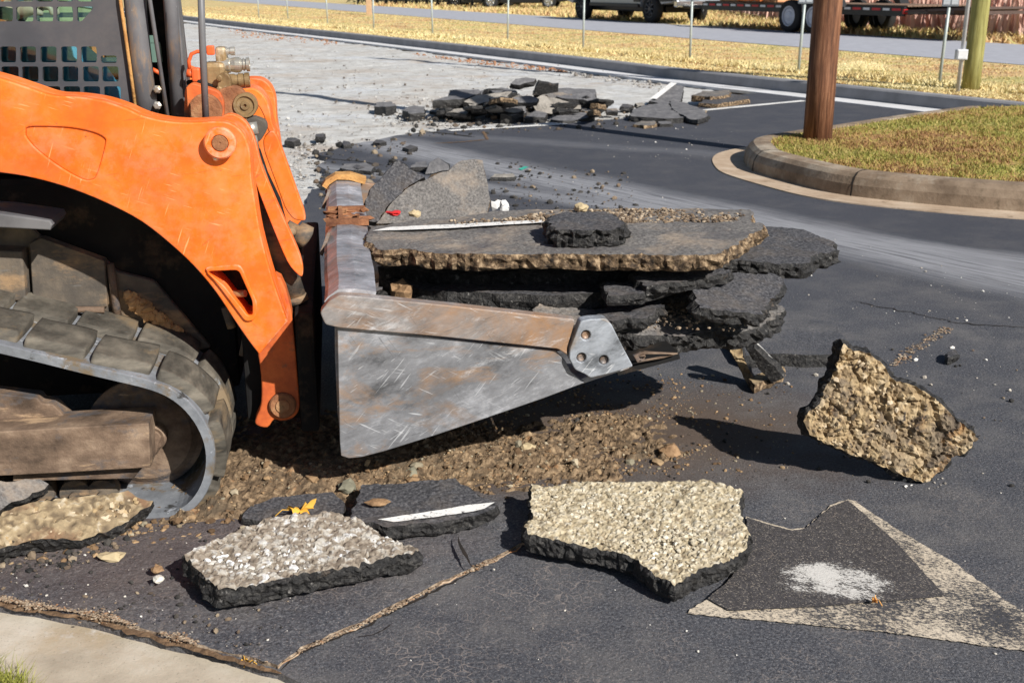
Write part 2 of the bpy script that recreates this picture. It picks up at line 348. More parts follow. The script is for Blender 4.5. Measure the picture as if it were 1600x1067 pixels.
def mat_worn(name, col, lo, hi, base=(.05, .05, .056), sc=55, ellipse=None, col2=None, big=.35):
    n = N(name); p = n.pos(True); w = n.map(p, (1, 1.7, 1), (0, 0, .35))
    f = n.noise(w, sc, 5, .75)
    f = n.m('ADD', f, n.m('MULTIPLY', n.m('SUBTRACT', n.noise(p, 4, 6, .65), .5), big))
    if ellipse:
        cx, cy, rx, ry = ellipse; sx = n.nd('SeparateXYZ'); n.lk(p, sx.inputs[0])
        ex = n.m('DIVIDE', n.m('SUBTRACT', sx.outputs[0], cx), rx); ey = n.m('DIVIDE', n.m('SUBTRACT', sx.outputs[1], cy), ry)
        e = n.m('ADD', n.m('ADD', n.m('MULTIPLY', ex, ex), n.m('MULTIPLY', ey, ey)), n.m('MULTIPLY', n.m('SUBTRACT', n.noise(n.map(p, (1, 1.6, 1), (0, 0, .5)), 11, 6, .75), .48), 4.5)); f = n.m('SUBTRACT', f, n.m('MULTIPLY', n.m('MINIMUM', n.m('SUBTRACT', e, 1), .55), .24))
    msk = n.ramp(f, [(lo, 0), (hi, 1)])
    b = n.ramp(n.noise(p, 90, 3, .8), [(.3, tuple(k*.6 for k in base)), (.6, tuple(k*1.3 for k in base))])
    if ellipse: b = n.mix(n.ramp(n.noise(w, 210, 2, .6), [(.6, 0), (.66, .7)]), b, (.46, .4, .33))
    c = n.mix(msk, b, n.mix(n.noise(p, 8, 4), col, col2 or col))
    if ellipse:
        w2 = n.nd('VectorMath', operation='ADD'); n.lk(p, w2.inputs[0]); nn = n.nd('TexNoise'); n.lk(p, nn.inputs['Vector']); nn.inputs['Scale'].default_value = 12
        sc2 = n.nd('VectorMath', operation='SCALE'); n.lk(nn.outputs[1], sc2.inputs[0]); sc2.inputs[3].default_value = .07; n.lk(sc2.outputs[0], w2.inputs[1])
        cr = n.m('MULTIPLY', n.ramp(n.vor(w2.outputs[0], 11, 'DISTANCE_TO_EDGE'), [(0, 1), (.018, 0)]), n.ramp(n.noise(p, 14, 4, .7), [(.54, 0), (.6, .4)]))
        c = n.mix(cr, c, (.34, .27, .22))
    n.bump(n.noise(p, 120, 4, .7), .5, .004); n.bump(msk, .3, .002)
    return n.fin(c, .7, 0, .4)
EL = G(1308, 912)
P_CREAM = mat_worn('worn_cream_paint', (.56, .46, .34), .44, .56, sc=130, col2=(.66, .58, .47), big=.7)
P_BLACK = mat_worn('blacked_out_paint', (.6, .58, .55), .54, .63, base=(.052, .048, .05), sc=140, ellipse=(EL.x, EL.y, .12, .085))
P_LINE = mat_worn('worn_white_line', (.78, .77, .75), .36, .44, sc=60)
# loader
def mat_steel(name, base, rust, rlo, rhi, scratch=.5, metal=.35, rough=.5):
    n = N(name); p = n.pos(); c = n.ramp(n.noise(n.map(p, (.6, 1, 1.4), (0, .35, 0)), 7, 9, .75), [(.34, tuple(k*.3 for k in base)), (.46, tuple(k*.75 for k in base)), (.55, base), (.68, tuple(min(1, k*1.9) for k in base))])
    c = n.mix(n.ramp(n.noise(n.map(p, (.6, 1, 1.6)), 5, 8, .7, .6), [(rlo, 0), (rhi, .85)]), c, rust)
    c = n.mix(n.ramp(n.noise(n.map(p, (1, 1, 1.5), (0, .35, 0)), 2.2, 7, .7), [(.55, 0), (.72, .7)]), c, tuple(k*.35 for k in base))
    for i, (ang, sc, al) in enumerate(((.25, 150, .08), (-.5, 210, .06), (.9, 170, .05), (-1.0, 190, .06), (-.2, 110, .09), (.6, 240, .1))):
        f = n.noise(n.map(p, (al, 1, 1), (0, ang, 0), (i*3.7, 0, i*1.3)), sc, 1.5, .5)
        m2 = n.ramp(n.noise(n.map(p, loc=(i*5, 2, 0)), 9, 4), [(.46, 0), (.6, 1)])
        c = n.mix(n.m('MULTIPLY', n.m('MULTIPLY', n.ramp(f, [(.685, 0), (.73, 1)]), m2), scratch), c, (.75, .77, .8) if i % 3 else tuple(k*.3 for k in base))
    c = n.mix(n.ramp(n.noise(n.map(p, (.5, 1, 2), (0, .35, 0), (4, 0, 2)), 9, 8, .75), [(.58, 0), (.7, .6)]), c, (.7, .71, .74))
    n.bump(n.noise(n.map(p, (.3, 1, 2), (0, .3, 0)), 30, 5, .7), .25, .004)
    return n.fin(c, n.ramp(n.noise(p, 14, 5), [(.3, rough-.12), (.7, rough+.2)]), metal, .5)
ST_SIDE = mat_steel('scraped_bucket_steel', (.25, .255, .275), (.33, .2, .11), .5, .64, .5, .25, .5)
ST_RIM = mat_steel('rusty_bucket_steel', (.28, .26, .255), (.36, .2, .1), .42, .6, .45, .2, .5)
ST_CUT = mat_steel('bright_worn_steel', (.4, .43, .48), (.3, .22, .14), .56, .66, .8, .3, .45)
ST_LIP = mat_steel('polished_lip_steel', (.4, .4, .43), (.34, .24, .19), .56, .7, .5, .4, .45)
RUST = M('rusty_steel', [(.3, (.1, .035, .018)), (.55, (.3, .13, .06)), (.75, (.45, .28, .14))], 14, rough=.85, bump=[(40, .8, .008)])
RUST_O = M('orange_rust', [(.3, (.35, .16, .05)), (.6, (.6, .34, .12)), (.8, (.68, .5, .3))], 18, rough=.85, bump=[(50, .8, .006)], ov=[(30, .6, .68, (.08, .05, .03))])
def mat_orange():
    n = N('orange_paint'); p = n.pos(); c = n.ramp(n.noise(p, 3, 9, .7), [(.35, (.72, .11, .008)), (.5, (.85, .16, .012)), (.65, (.9, .22, .035))])
    c = n.mix(n.ramp(n.noise(p, 7, 8, .75), [(.5, 0), (.68, .45)]), c, (.55, .1, .02))
    c = n.mix(n.ramp(n.noise(n.map(p, (1, 1, .5), loc=(3, 1, 2)), 5, 9, .8), [(.58, 0), (.72, .3)]), c, (.36, .13, .05))
    for i, (ang, sc, al) in enumerate(((.1, 150, .06), (-.3, 200, .08), (.7, 130, .07), (1.2, 190, .06), (-.8, 160, .08))):
        f = n.noise(n.map(p, (al, 1, 1), (0, ang, 0), (i*3.7, 0, i*1.3)), sc, 1.5, .5)
        m2 = n.ramp(n.noise(n.map(p, loc=(i*5, 2, 0)), 6, 4), [(.48, 0), (.62, 1)])
        c = n.mix(n.m('MULTIPLY', n.m('MULTIPLY', n.ramp(f, [(.66, 0), (.72, 1)]), m2), .55), c, (.95, .45, .2) if i % 2 else (.4, .07, .02))
    c = n.mix(n.ramp(n.noise(p, 40, 6, .8), [(.645, 0), (.67, .9)]), c, (.2, .08, .04))
    c = n.mix(n.ramp(n.noise(p, 16, 8, .8), [(.62, 0), (.8, .35)]), c, (.55, .22, .08))
    g = n.nd('NewGeometry'); pt = n.ramp(g.outputs['Pointiness'], [(.515, 0), (.56, 1)])
    c = n.mix(n.m('MULTIPLY', pt, n.ramp(n.noise(p, 25, 5, .7), [(.42, 0), (.6, .7)])), c, (.8, .38, .26))
    n.bump(n.noise(p, 20, 4), .08, .004)
    return n.fin(c, n.ramp(n.noise(p, 9, 5), [(.3, .42), (.7, .68)]), 0, .4)
ORANGE = mat_orange()
ORANGE_D = M('dirty_orange_paint', [(.3, (.35, .06, .02)), (.5, (.6, .13, .03)), (.7, (.75, .2, .05))], 9, rough=.6, ov=[(12, .5, .65, (.16, .09, .05))], bump=[(30, .3, .005)])
CABM = M('cab_grey_paint', [(.3, (.04, .043, .052)), (.6, (.065, .067, .078))], 4, rough=.5, ov=[(9, .68, .72, (.24, .23, .23), (.1, 1, 2.4), (0, .3, 0)), (12, .68, .72, (.26, .25, .24), (.1, 1, 2.4), (0, -.5, 0)), (10, .69, .73, (.22, .2, .19), (.1, 1, 2.4), (0, -.05, 0)), (3, .5, .75, (.12, .11, .11))])
TUBEM = M('grey_tube_paint', [(.3, (.09, .09, .1)), (.6, (.15, .15, .16))], 7, rough=.45, ov=[(10, .56, .66, (.3, .19, .1), (1, 1, .25)), (22, .64, .7, (.3, .3, .3))])
BLACKM = M('black_frame_paint', [(.3, (.01, .01, .011)), (.7, (.022, .021, .02))], 7, rough=.85, spec=.15, ov=[(8, .55, .7, (.07, .05, .035))])
DIRTY = M('dirt_caked_steel', [(.3, (.05, .045, .042)), (.5, (.1, .085, .07)), (.72, (.19, .15, .11))], 9, rough=.85, bump=[(40, .5, .006)],
          ov=[(6, .52, .66, (.34, .22, .12), (.6, 1, 1.8)), (16, .6, .68, (.16, .15, .14), (.4, 1, 2))])
DIRTY_L = M('dust_covered_steel', [(.34, (.06, .04, .028)), (.5, (.17, .115, .08)), (.66, (.33, .24, .17))], 8, rough=.8, bump=[(70, .6, .005)], stretch=(.8, 1, 1.2),
            ov=[(5, .49, .57, (.075, .078, .09), (.8, 1, 1.2)), (9, .6, .68, (.42, .29, .18), (.4, 1, 2)), (24, .66, .72, (.5, .45, .4), (.15, 1, 2.5))])
RUBBER = M('dusty_track_rubber', [(.3, (.1, .107, .12)), (.5, (.17, .183, .205)), (.75, (.28, .295, .32))], 12, rough=.85, bump=[(40, .4, .005)], ov=[(7, .5, .58, (.15, .115, .075)), (20, .6, .66, (.04, .04, .04)), (30, .6, .66, (.34, .36, .4))])
LUGM = M('track_lug_rubber', [(.34, (.03, .027, .022)), (.5, (.085, .076, .062)), (.68, (.17, .15, .12))], 11, rough=.8, bump=[(60, .4, .005)], stretch=(.7, .7, 2.5),
         ov=[(5, .52, .62, (.19, .14, .085), (.6, .6, 2)), (10, .6, .7, (.06, .05, .042)), (8, .62, .7, (.24, .27, .3))])
CHROME = M('worn_plated_steel', [(.3, (.45, .42, .36)), (.7, (.72, .69, .62))], 12, rough=.35, metal=.7, ov=[(14, .52, .62, (.3, .2, .1))])
BRASS = M('muddy_brass_fitting', [(.3, (.16, .1, .045)), (.7, (.38, .26, .13))], 12, rough=.5, metal=.3, ov=[(14, .55, .65, (.5, .42, .3))], bump=[(60, .3, .004)])
def mat_glass():
    n = N('tinted_glass'); tr = n.nd('BsdfTransparent'); gl = n.nd('BsdfGlossy'); mx = n.nd('MixShader')
    tr.inputs[0].default_value = (.62, .86, .87, 1); gl.inputs[0].default_value = (.6, .9, .88, 1); gl.inputs['Roughness'].default_value = .06
    fr = n.nd('Fresnel'); fr.inputs[0].default_value = 1.5
    n.lk(n.m('ADD', fr.outputs[0], .05), mx.inputs[0]); n.lk(tr.outputs[0], mx.inputs[1]); n.lk(gl.outputs[0], mx.inputs[2])
    n.lk(mx.outputs[0], n.t.nodes['Material Output'].inputs[0]); return n.mat
GLASS = mat_glass()
def flat(name, c, rough=.6, metal=0, v=.15):
    return M(name, [(.3, tuple(k*(1-v) for k in c)), (.7, tuple(min(1, k*(1+v)) for k in c))], 9, rough=rough, metal=metal)
SKIN = flat('skin', (.56, .34, .24), .5, 0, .08); SHIRT = flat('dark_shirt', (.05, .07, .08), .9); JEANS = flat('blue_jeans', (.12, .26, .38), .9); HAIR = flat('brown_hair', (.05, .03, .02), .8)
WOOD = None
def mat_wood(name, a, b, c):
    n = N(name); p = n.pos(); f = n.noise(n.map(p, (1, 1, .06)), 38, 7, .7); col = n.ramp(f, [(.3, a), (.5, b), (.72, c)])
    col = n.mix(n.ramp(n.noise(n.map(p, (1, 1, .12)), 14, 6, .7), [(.55, 0), (.7, .7)]), col, tuple(k*.55 for k in a))
    n.bump(f, .7, .01); return n.fin(col, .75, 0, .4)
WOOD = mat_wood('brown_pole_wood', (.045, .017, .009), (.17, .07, .034), (.4, .2, .11))
WOODG = mat_wood('green_pole_wood', (.17, .15, .045), (.3, .28, .09), (.42, .4, .17))
GALV = flat('galvanised_steel', (.42, .47, .46), .5, .3)
DARKJ = M('dark_joint', [(.3, (.01, .009, .008)), (.7, (.03, .022, .018))], 30, rough=.95, world=True)
# ---------------------------------------------------------------- slab builder: broken plate of paving with real thickness
def hsh(v, k=0): return (math.sin(v.x*127.1+v.y*311.7+v.z*74.7+k*17.3)*43758.5453) % 1.0
def agg_h(p, size, amp):
    d, c = noise.voronoi(p/size); c0 = c[0]; r = hsh(c0); ax = Vector((hsh(c0, 1)-.5, hsh(c0, 2)-.5, 0)); e = (d[1]-d[0])
    return amp*(r + (p/size-c0).dot(ax)*1.6 - max(0, .16-e)*4.5), r*.9 + .1*hsh(c0, 5)
def slab(name, pts, thick, mats, res=.012, jag=.01, side_rough=.012, top=None, tamp=.003, down=None, seed=0, under=None, parent=None, warp=0, rings=None, taper=0):
    """pts: world points of the upper face. mats: [top, side, bottom]. top: None or (stone size, amplitude) list."""
    P = [Vector(p) for p in pts]; c = sum(P, Vector())/len(P); n = Vector()
    for i in range(len(P)): n += (P[i]-c).cross(P[(i+1) % len(P)]-c)
    n.normalize()
    if (down is None and n.z < 0) or (down is not None and n.dot(down) > 0): n = -n
    U = Vector((1, 0, 0)); U = (U-n*U.dot(n)).normalized(); V = n.cross(U); Rm = Matrix((U, V, n)).transposed()
    poly = [Vector(((p-c).dot(U), (p-c).dot(V))) for p in P]
    if sum(poly[i].cross(poly[(i+1) % len(poly)]) for i in range(len(poly))) < 0: poly.reverse()
    out = jagline(poly, res*1.3, jag, seed*3.7+1); N0 = len(out)
    xs = [p.x for p in out]; ys = [p.y for p in out]; vs = list(out); r_ = random.Random(seed)
    y = min(ys); row = 0
    def inside(x, y):
        k = False; j = N0-1
        for i in range(N0):
            a, b = out[i], out[j]
            if (a.y > y) != (b.y > y) and x < (b.x-a.x)*(y-a.y)/(b.y-a.y)+a.x: k = not k
            j = i
        return k
    while y < max(ys):
        x = min(xs)+(row % 2)*res*.5
        while x < max(xs):
            q = Vector((x+r_.uniform(-.3, .3)*res, y+r_.uniform(-.3, .3)*res))
            if inside(q.x, q.y): vs.append(q)
            x += res
        y += res*.87; row += 1
    v2, _, tris, _, _, _ = delaunay_2d_cdt(vs, [], [list(range(N0))], 1, 1e-5)
    ec = {}
    for t in tris:
        for i in range(len(t)):
            a, b = t[i], t[(i+1) % len(t)]
            if (b, a) in ec: del ec[(b, a)]
            else: ec[(a, b)] = 1
    nxt = {a: b for a, b in ec}; st = next(iter(nxt)); loop = [st]; k = nxt[st]
    while k != st and len(loop) < len(nxt)+2: loop.append(k); k = nxt[k]
    so_ = Vector((seed*11.3, seed*5.1, 0)); V3 = []; tint = []
    for p in v2:
        q = Vector((p.x, p.y, 0)); h = tamp*(noise.noise(q*9+so_)*2 + noise.noise(q*60+so_)); ti = .5
        if warp: h += warp*noise.noise(q*2.5+so_)
        if top:
            for i, (sz, am) in enumerate(top):
                hh, tt = agg_h(q+so_, sz, am); h += hh
                if i == 0: ti = tt
        V3.append(Vector((p.x, p.y, h))); tint.append(ti)
    nb = len(V3)
    for p in v2:
        q = Vector((p.x, p.y, 0)); h = -thick + .006*noise.noise(q*12+so_)
        if warp: h += warp*noise.noise(q*2.5+so_)
        if under: hh, tt = agg_h(q+so_, under[0], under[1]); h -= hh; tint.append(tt)
        else: tint.append(.3)
        V3.append(Vector((p.x, p.y, h)))
    F = [(list(t), 0) for t in tris] + [([i+nb for i in t[::-1]], 2) for t in tris]
    K = rings or max(2, int(thick/(res*1.1))); prev = loop; m = len(loop)
    cen = Vector((0, 0))
    for r in range(1, K+1):
        if r == K: cur = [i+nb for i in loop]
        else:
            cur = []
            for i in range(m):
                a = V3[loop[i]]; b = V3[loop[i]+nb]; t = r/K; p = a.lerp(b, t)
                e = V3[loop[(i+1) % m]]-V3[loop[i-1]]; o = Vector((e.y, -e.x, 0)); o = o.normalized() if o.length > 0 else o
                w = side_rough*(.55*noise.noise(p*(.5/res)+so_)+.35+.9*noise.noise(Vector((p.x*22, p.y*22, p.z*60))+so_)) - taper*t
                cur.append(len(V3)); V3.append(p+o*w+Vector((0, 0, side_rough*.4*noise.noise(p*50)))); tint.append(.5)
        for i in range(m):
            j = (i+1) % m; F.append(([prev[i], cur[i], cur[j], prev[j]], 1))
        prev = cur
    me = bpy.data.meshes.new(name); me.from_pydata([tuple(v) for v in V3], [], [f for f, _ in F])
    for mt in mats: me.materials.append(mt)
    me.polygons.foreach_set('material_index', [k for _, k in F]); at = me.attributes.new('tint', 'FLOAT', 'POINT'); at.data.foreach_set('value', tint); me.update()
    o = bpy.data.objects.new(name, me); COL.objects.link(o)
    o.matrix_world = Matrix.Translation(c) @ Rm.to_4x4()
    if parent:
        o.parent = parent; bpy.context.view_layer.update(); o.matrix_parent_inverse = parent.matrix_world.inverted()
    return o
def gs(px, z): return [G(x, y, z) for x, y in px]
def onp(px, P): return [PL(x, y, *P) for x, y in px]
# ---------------------------------------------------------------- setting
def big_ground():
    m = MB(); m.add([(-400, -60, -.09), (400, -60, -.09), (400, 500, -.09), (-400, 500, -.09)], [[0, 1, 2, 3]])
    return tag(m.build('ground', G_V), kind='structure')
big_ground()
FB = [(-30, 79), (-12.2, 43), (-3.1, 26.5), (.66, 19.6), (2.36, 16.2), (3.66, 14.0), (4.72, 12.2), (6.1, 9.9)]    # front face of the far kerb
def off(line, d):
    out = []
    for i, p in enumerate(line):
        a = Vector(line[max(i-1, 0)]); b = Vector(line[min(i+1, len(line)-1)]); e = (b-a).normalized(); out.append((p[0]+e.y*d*-1, p[1]+e.x*d))
    return out
FBs = [tuple(v) for v in smooth([Vector((*p, 0)) for p in FB], 5, False)]; FBs = [(p[0], p[1]) for p in FBs]
def strip(name, prof, mat, line=FBs, parent=None, kind='structure'):       # prof: (offset towards the back, z)
    m = MB(); rows = [off(line, d) for d, z in prof]; n = len(line)
    vs = [(rows[j][i][0], rows[j][i][1], prof[j][1]) for j in range(len(prof)) for i in range(n)]
    m.add(vs, [[j*n+i, j*n+i+1, (j+1)*n+i+1, (j+1)*n+i] for j in range(len(prof)-1) for i in range(n-1)])
    return tag(m.build(name, mat, parent), kind=kind)
KW = MB()
strip('gutter', [(-.42, -.03), (-.41, .006), (-.2, -.004), (.0, .0)], CONC_N)
strip('curb', [(.0, -.02), (.012, .12), (.035, .138), (.16, .142), (.165, .1)], CONC_SHADE)
B0 = off(FBs, .163)
vg = [(p[0], p[1], .135) for p in B0] + [(60, -20, .135), (250, 0, .135), (250, 420, .135), (-300, 420, .135), (-120, 200, .135)]
verge = sheet('verge_grass', vg, G_V, 'structure')
RN = [(-60, 170), (-18.8, 77), (1.04, 31.9), (7.53, 17.2), (20, -11)]; RF = [(27, -8), (9.9, 23.1), (4.7, 34.0), (1.38, 41.8), (-8.3, 64), (-50, 160)]
sheet('road', [(x, y, .142) for x, y in RN+RF], ROADM)
# stripped base: displaced sheet
def base_sheet():
    xs = np.arange(-13, 4.2, .075); ys = np.arange(4.2, 40, .09); m = MB(); gx = len(xs); vs = []
    for y in ys:
        for x in xs:
            x2 = x - (y-10)*.32; p = Vector((x2, y, 0))
            z = -.035+.022*noise.noise(p*.9)+.012*noise.noise(p*3.1)+.007*noise.noise(p*9)
            vs.append((x2, y, z))
    m.sm = True; m.add(vs, [[j*gx+i, j*gx+i+1, (j+1)*gx+i+1, (j+1)*gx+i] for j in range(len(ys)-1) for i in range(gx-1)])
    # keep it on this side of the gutter
    bo = m.v; o = m.build('gravel_base', GRAVEL); me = o.data; bm = bmesh.new(); bm.from_mesh(me)
    ln = off(FBs, -.40)
    def beyond(x, y):
        for a, b in zip(ln, ln[1:]):
            if b[1] <= y <= a[1]: return x > a[0]+(b[0]-a[0])*(y-a[1])/(b[1]-a[1])
        return y > ln[0][1]
    bmesh.ops.delete(bm, geom=[v for v in bm.verts if beyond(v.co.x, v.co.y)], context='VERTS'); bm.to_mesh(me); bm.free()
    return tag(o, kind='structure')
base_sheet()
gl = off(FBs, -.415)
ap = [G(x, y) for x, y in [(-500, 560), (300, 420), (420, 345), (470, 318), (500, 290), (514, 274), (506, 262), (511, 250), (499, 240), (560, 224), (640, 209), (700, 202), (800, 196), (900, 190), (1000, 184), (1040, 174), (1078, 168), (1120, 158), (1150, 149)]]
ap = jagline(ap, .09, .07, 3, closed=False) + [Vector((x, y, 0)) for x, y in gl if y < 14.3 and y > 10.5]
ap += [Vector((9, 8, 0)), Vector((14, 2, 0)), Vector((14, -4, 0)), Vector((-1.2, -4, 0))]
edge = [G(x, y) for x, y in [(540, 1110), (435, 1047), (330, 1020), (250, 1000), (150, 970), (0, 946), (-300, 930), (-1200, 900)]]
ap += jagline(edge, .04, .012, 5, closed=False) + [Vector((-6, 2.6, 0)), Vector((-8, 4.2, 0))]
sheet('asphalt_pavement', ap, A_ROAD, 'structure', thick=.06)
cp = [G(x, y, -.018) for x, y in [(640, 1140), (435, 1040), (330, 1012), (250, 992), (150, 962), (0, 938), (-300, 922), (-1200, 890)]] + [G(-1300, 1010, -.018), G(-300, 1035, -.018), G(-60, 1052, -.018), G(40, 1080, -.018), G(180, 1180, -.018), G(400, 1300, -.018), G(700, 1300, -.018)]
def conc_pan():
    o = sheet('concrete_gutter', [Vector(p) for p in cp], CONC, 'structure', thick=.1)
    return o
conc_pan()
# the dark earth filled joint between the pan and the pavement
def ribbon(name, px, z, w, mat, jag=.006, seed=0, kind='structure', hgt=.006):
    pts = jagline([G(x, y, z) for x, y in px], .012, jag, seed, closed=False); m = MB(); vs = []; r = random.Random(seed); n = len(pts)
    for i, p in enumerate(pts):
        d = (pts[min(i+1, n-1)]-pts[max(i-1, 0)]); a = Vector((-d.y, d.x, 0)).normalized(); ww = w*(.45+.9*abs(noise.noise(Vector((i*.13, seed, 0))))+r.random()*.5)*min(1, (min(i, n-1-i)+1)/6)
        vs += [p-a*ww, p-a*ww*.4+Vector((0, 0, hgt*r.random())), p+a*ww*.4+Vector((0, 0, hgt*r.random())), p+a*ww]
    m.add(vs, [[i*4+k, i*4+k+1, i*4+k+5, i*4+k+4] for i in range(n-1) for k in range(3)])
    return tag(m.build(name, mat), kind=kind)
TAN = M('crumbled_joint_sand', [(.3, (.22, .14, .085)), (.5, (.42, .3, .2)), (.75, (.6, .5, .4))], 60, rough=.95, world=True, bump=[(120, .8, .006)], ov=[(25, .5, .6, (.3, .14, .06))])
EARTHJ = M('joint_earth', [(.3, (.08, .045, .025)), (.7, (.22, .14, .08))], 40, rough=.95, world=True, bump=[(100, .8, .006)])
# lifted, cracked plate of pavement in the near left
PLT = [(-200, 920), (0, 934), (60, 946), (150, 958), (250, 988), (330, 1010), (435, 1040), (470, 1010), (560, 972), (640, 933), (700, 903), (760, 876), (800, 856), (835, 838), (838, 800), (800, 772), (700, 772), (560, 782), (400, 800), (340, 812), (280, 822), (200, 840), (60, 860), (-200, 880)]
TANS = M('crumbled_pavement_edge', [(.36, (.04, .028, .02)), (.5, (.22, .16, .11)), (.66, (.45, .37, .28))], 60, rough=.95, bump=[(90, .8, .006)])
pl = slab('lifted_pavement', gs(PLT, .006), .009, [A_ROAD, TANS, DARKJ], res=.013, jag=.008, side_rough=.01, tamp=.002, warp=.004, seed=3)
pl['kind'] = 'structure'
ribbon('joint_earth', [(-60, 940), (0, 944), (60, 955), (150, 968), (250, 999), (330, 1021), (440, 1052)], .002, .009, EARTHJ, .006, 4, hgt=.006)
ribbon('crack_sand', [(436, 1044), (470, 1016), (560, 978), (640, 938), (700, 908), (760, 880), (803, 860), (830, 842)], .005, .003, TAN, .012, 2, hgt=.003)
ribbon('crack_line', [(436, 1047), (470, 1019), (560, 981), (640, 941), (700, 911), (740, 892)], .002, .004, DARKJ, .01, 21, hgt=0)
ribbon('crack_line', [(716, 838), (722, 856), (732, 880), (738, 886)], .028, .006, DARKJ, .006, 9, hgt=.001)
ribbon('crack_line', [(560, 994), (585, 990), (600, 983), (612, 974)], .004, .004, DARKJ, .004, 19, hgt=.001)
ribbon('crack_line', [(1330, 470), (1420, 488), (1500, 505), (1620, 512)], .003, .004, DARKJ, .02, 10, hgt=.0)
ribbon('crack_line', [(512, 248), (560, 252), (600, 258)], .004, .012, DARKJ, .006, 12, hgt=.001)
ribbon('crack_line', [(650, 204), (700, 209), (742, 214)], .004, .02, DARKJ, .01, 13, hgt=.001)
ribbon('crack_line', [(680, 224), (720, 222), (762, 218), (755, 205)], .004, .015, EARTHJ, .01, 14, hgt=.001)
# paint on the pavement
CREAM = [(1070, 958), (1105, 936), (1135, 912), (1167, 870), (1166, 806), (1205, 818), (1236, 826), (1258, 824), (1277, 807), (1298, 789), (1325, 779), (1335, 782), (1400, 825), (1497, 882), (1528, 906), (1600, 956), (1800, 1100), (1600, 1016), (1408, 990), (1229, 972), (1105, 961)]
CREAM = CREAM[:15]+[(1760, 1062), (1800, 1120), (1900, 1300), (1750, 1080), (1600, 1016)]+CREAM[18:]
CREAM = CREAM[:15]+[(1760, 1066), (1600, 1016)]+[(1408, 990), (1229, 972), (1105, 961)]
sheet('arrow_marking', jagline(gs(CREAM, .004), .007, .0045, 2), P_CREAM)
BLK = [(1105, 934), (1135, 910), (1168, 868), (1167, 808), (1205, 820), (1236, 828), (1258, 826), (1278, 809), (1300, 791), (1325, 781), (1400, 846), (1478, 931), (1390, 938), (1240, 949), (1139, 953)]
sheet('blacked_out_marking', jagline(gs(BLK, .008), .01, .0025, 3), P_BLACK)
def wline(a, b, w, z=.004, name='parking_line'):
    A, B = G(*a, z), G(*b, z); d = (B-A).normalized(); n = Vector((-d.y, d.x, 0))*w/2
    return sheet(name, jagline([A-n, B-n, B+n, A+n], .1, .008, 5), P_LINE)
wline((702, 204), (885, 193.5), .1); wline((838, 194.5), (905, 190), .1); wline((1098, 172.5), (1257, 157.5), .1)
sheet('survey_mark', gs([(810, 264), (820, 260), (826, 261), (815, 266)], .004), flat('green_spray_paint', (.04, .4, .3)))
# island
iso = [(3.4, 6.18), (2.95, 6.36), (2.5, 6.58), (2.09, 6.85), (1.86, 7.1), (1.69, 7.46), (1.52, 7.95), (1.5, 8.3), (1.56, 8.75), (1.72, 9.1), (2.1, 9.5), (2.6, 9.95), (3.4, 10.7), (4.3, 11.45)]
iso = [(6.5, 5.3), (4.6, 5.75)]+iso
isl = [(p.x, p.y) for p in smooth([Vector((*p, 0)) for p in iso], 6, False)]
strip('island_gutter', [(0, -.02), (.006, .007), (.15, .002), (.3, .004)], CONC_I, line=[p for p in isl][::-1])
def island_strip():
    ln = isl[::-1]
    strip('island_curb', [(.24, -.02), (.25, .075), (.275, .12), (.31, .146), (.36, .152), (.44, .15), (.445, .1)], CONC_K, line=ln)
island_strip()
m = MB(); ln_ = isl[::-1]; R_ = [off(ln_, d) for d in (.238, .248, .273, .308, .36, .44)]; Z_ = (0, .078, .123, .149, .155, .153)
for i in (8, 22, 40, 58, 74):
    if i < len(ln_)-2:
        a_ = [Vector((R_[k][i][0], R_[k][i][1], Z_[k])) for k in range(6)]; t_ = (Vector((*R_[3][i+1], 0))-Vector((*R_[3][i], 0))).normalized()*.005
        m.add([p-t_ for p in a_]+[p+t_ for p in a_], [[k, k+1, k+7, k+6] for k in range(5)])
tag(m.build('curb_joint', DARKJ), kind='structure')
ig = off(isl[::-1], .44)[::-1]
islg = sheet('island_grass', [(x, y, .14) for x, y in ig]+[(5.2, 11.35, .14), (6.2, 9.6, .14), (9, 6, .14), (9, 5.2, .14)], G_I, 'structure')
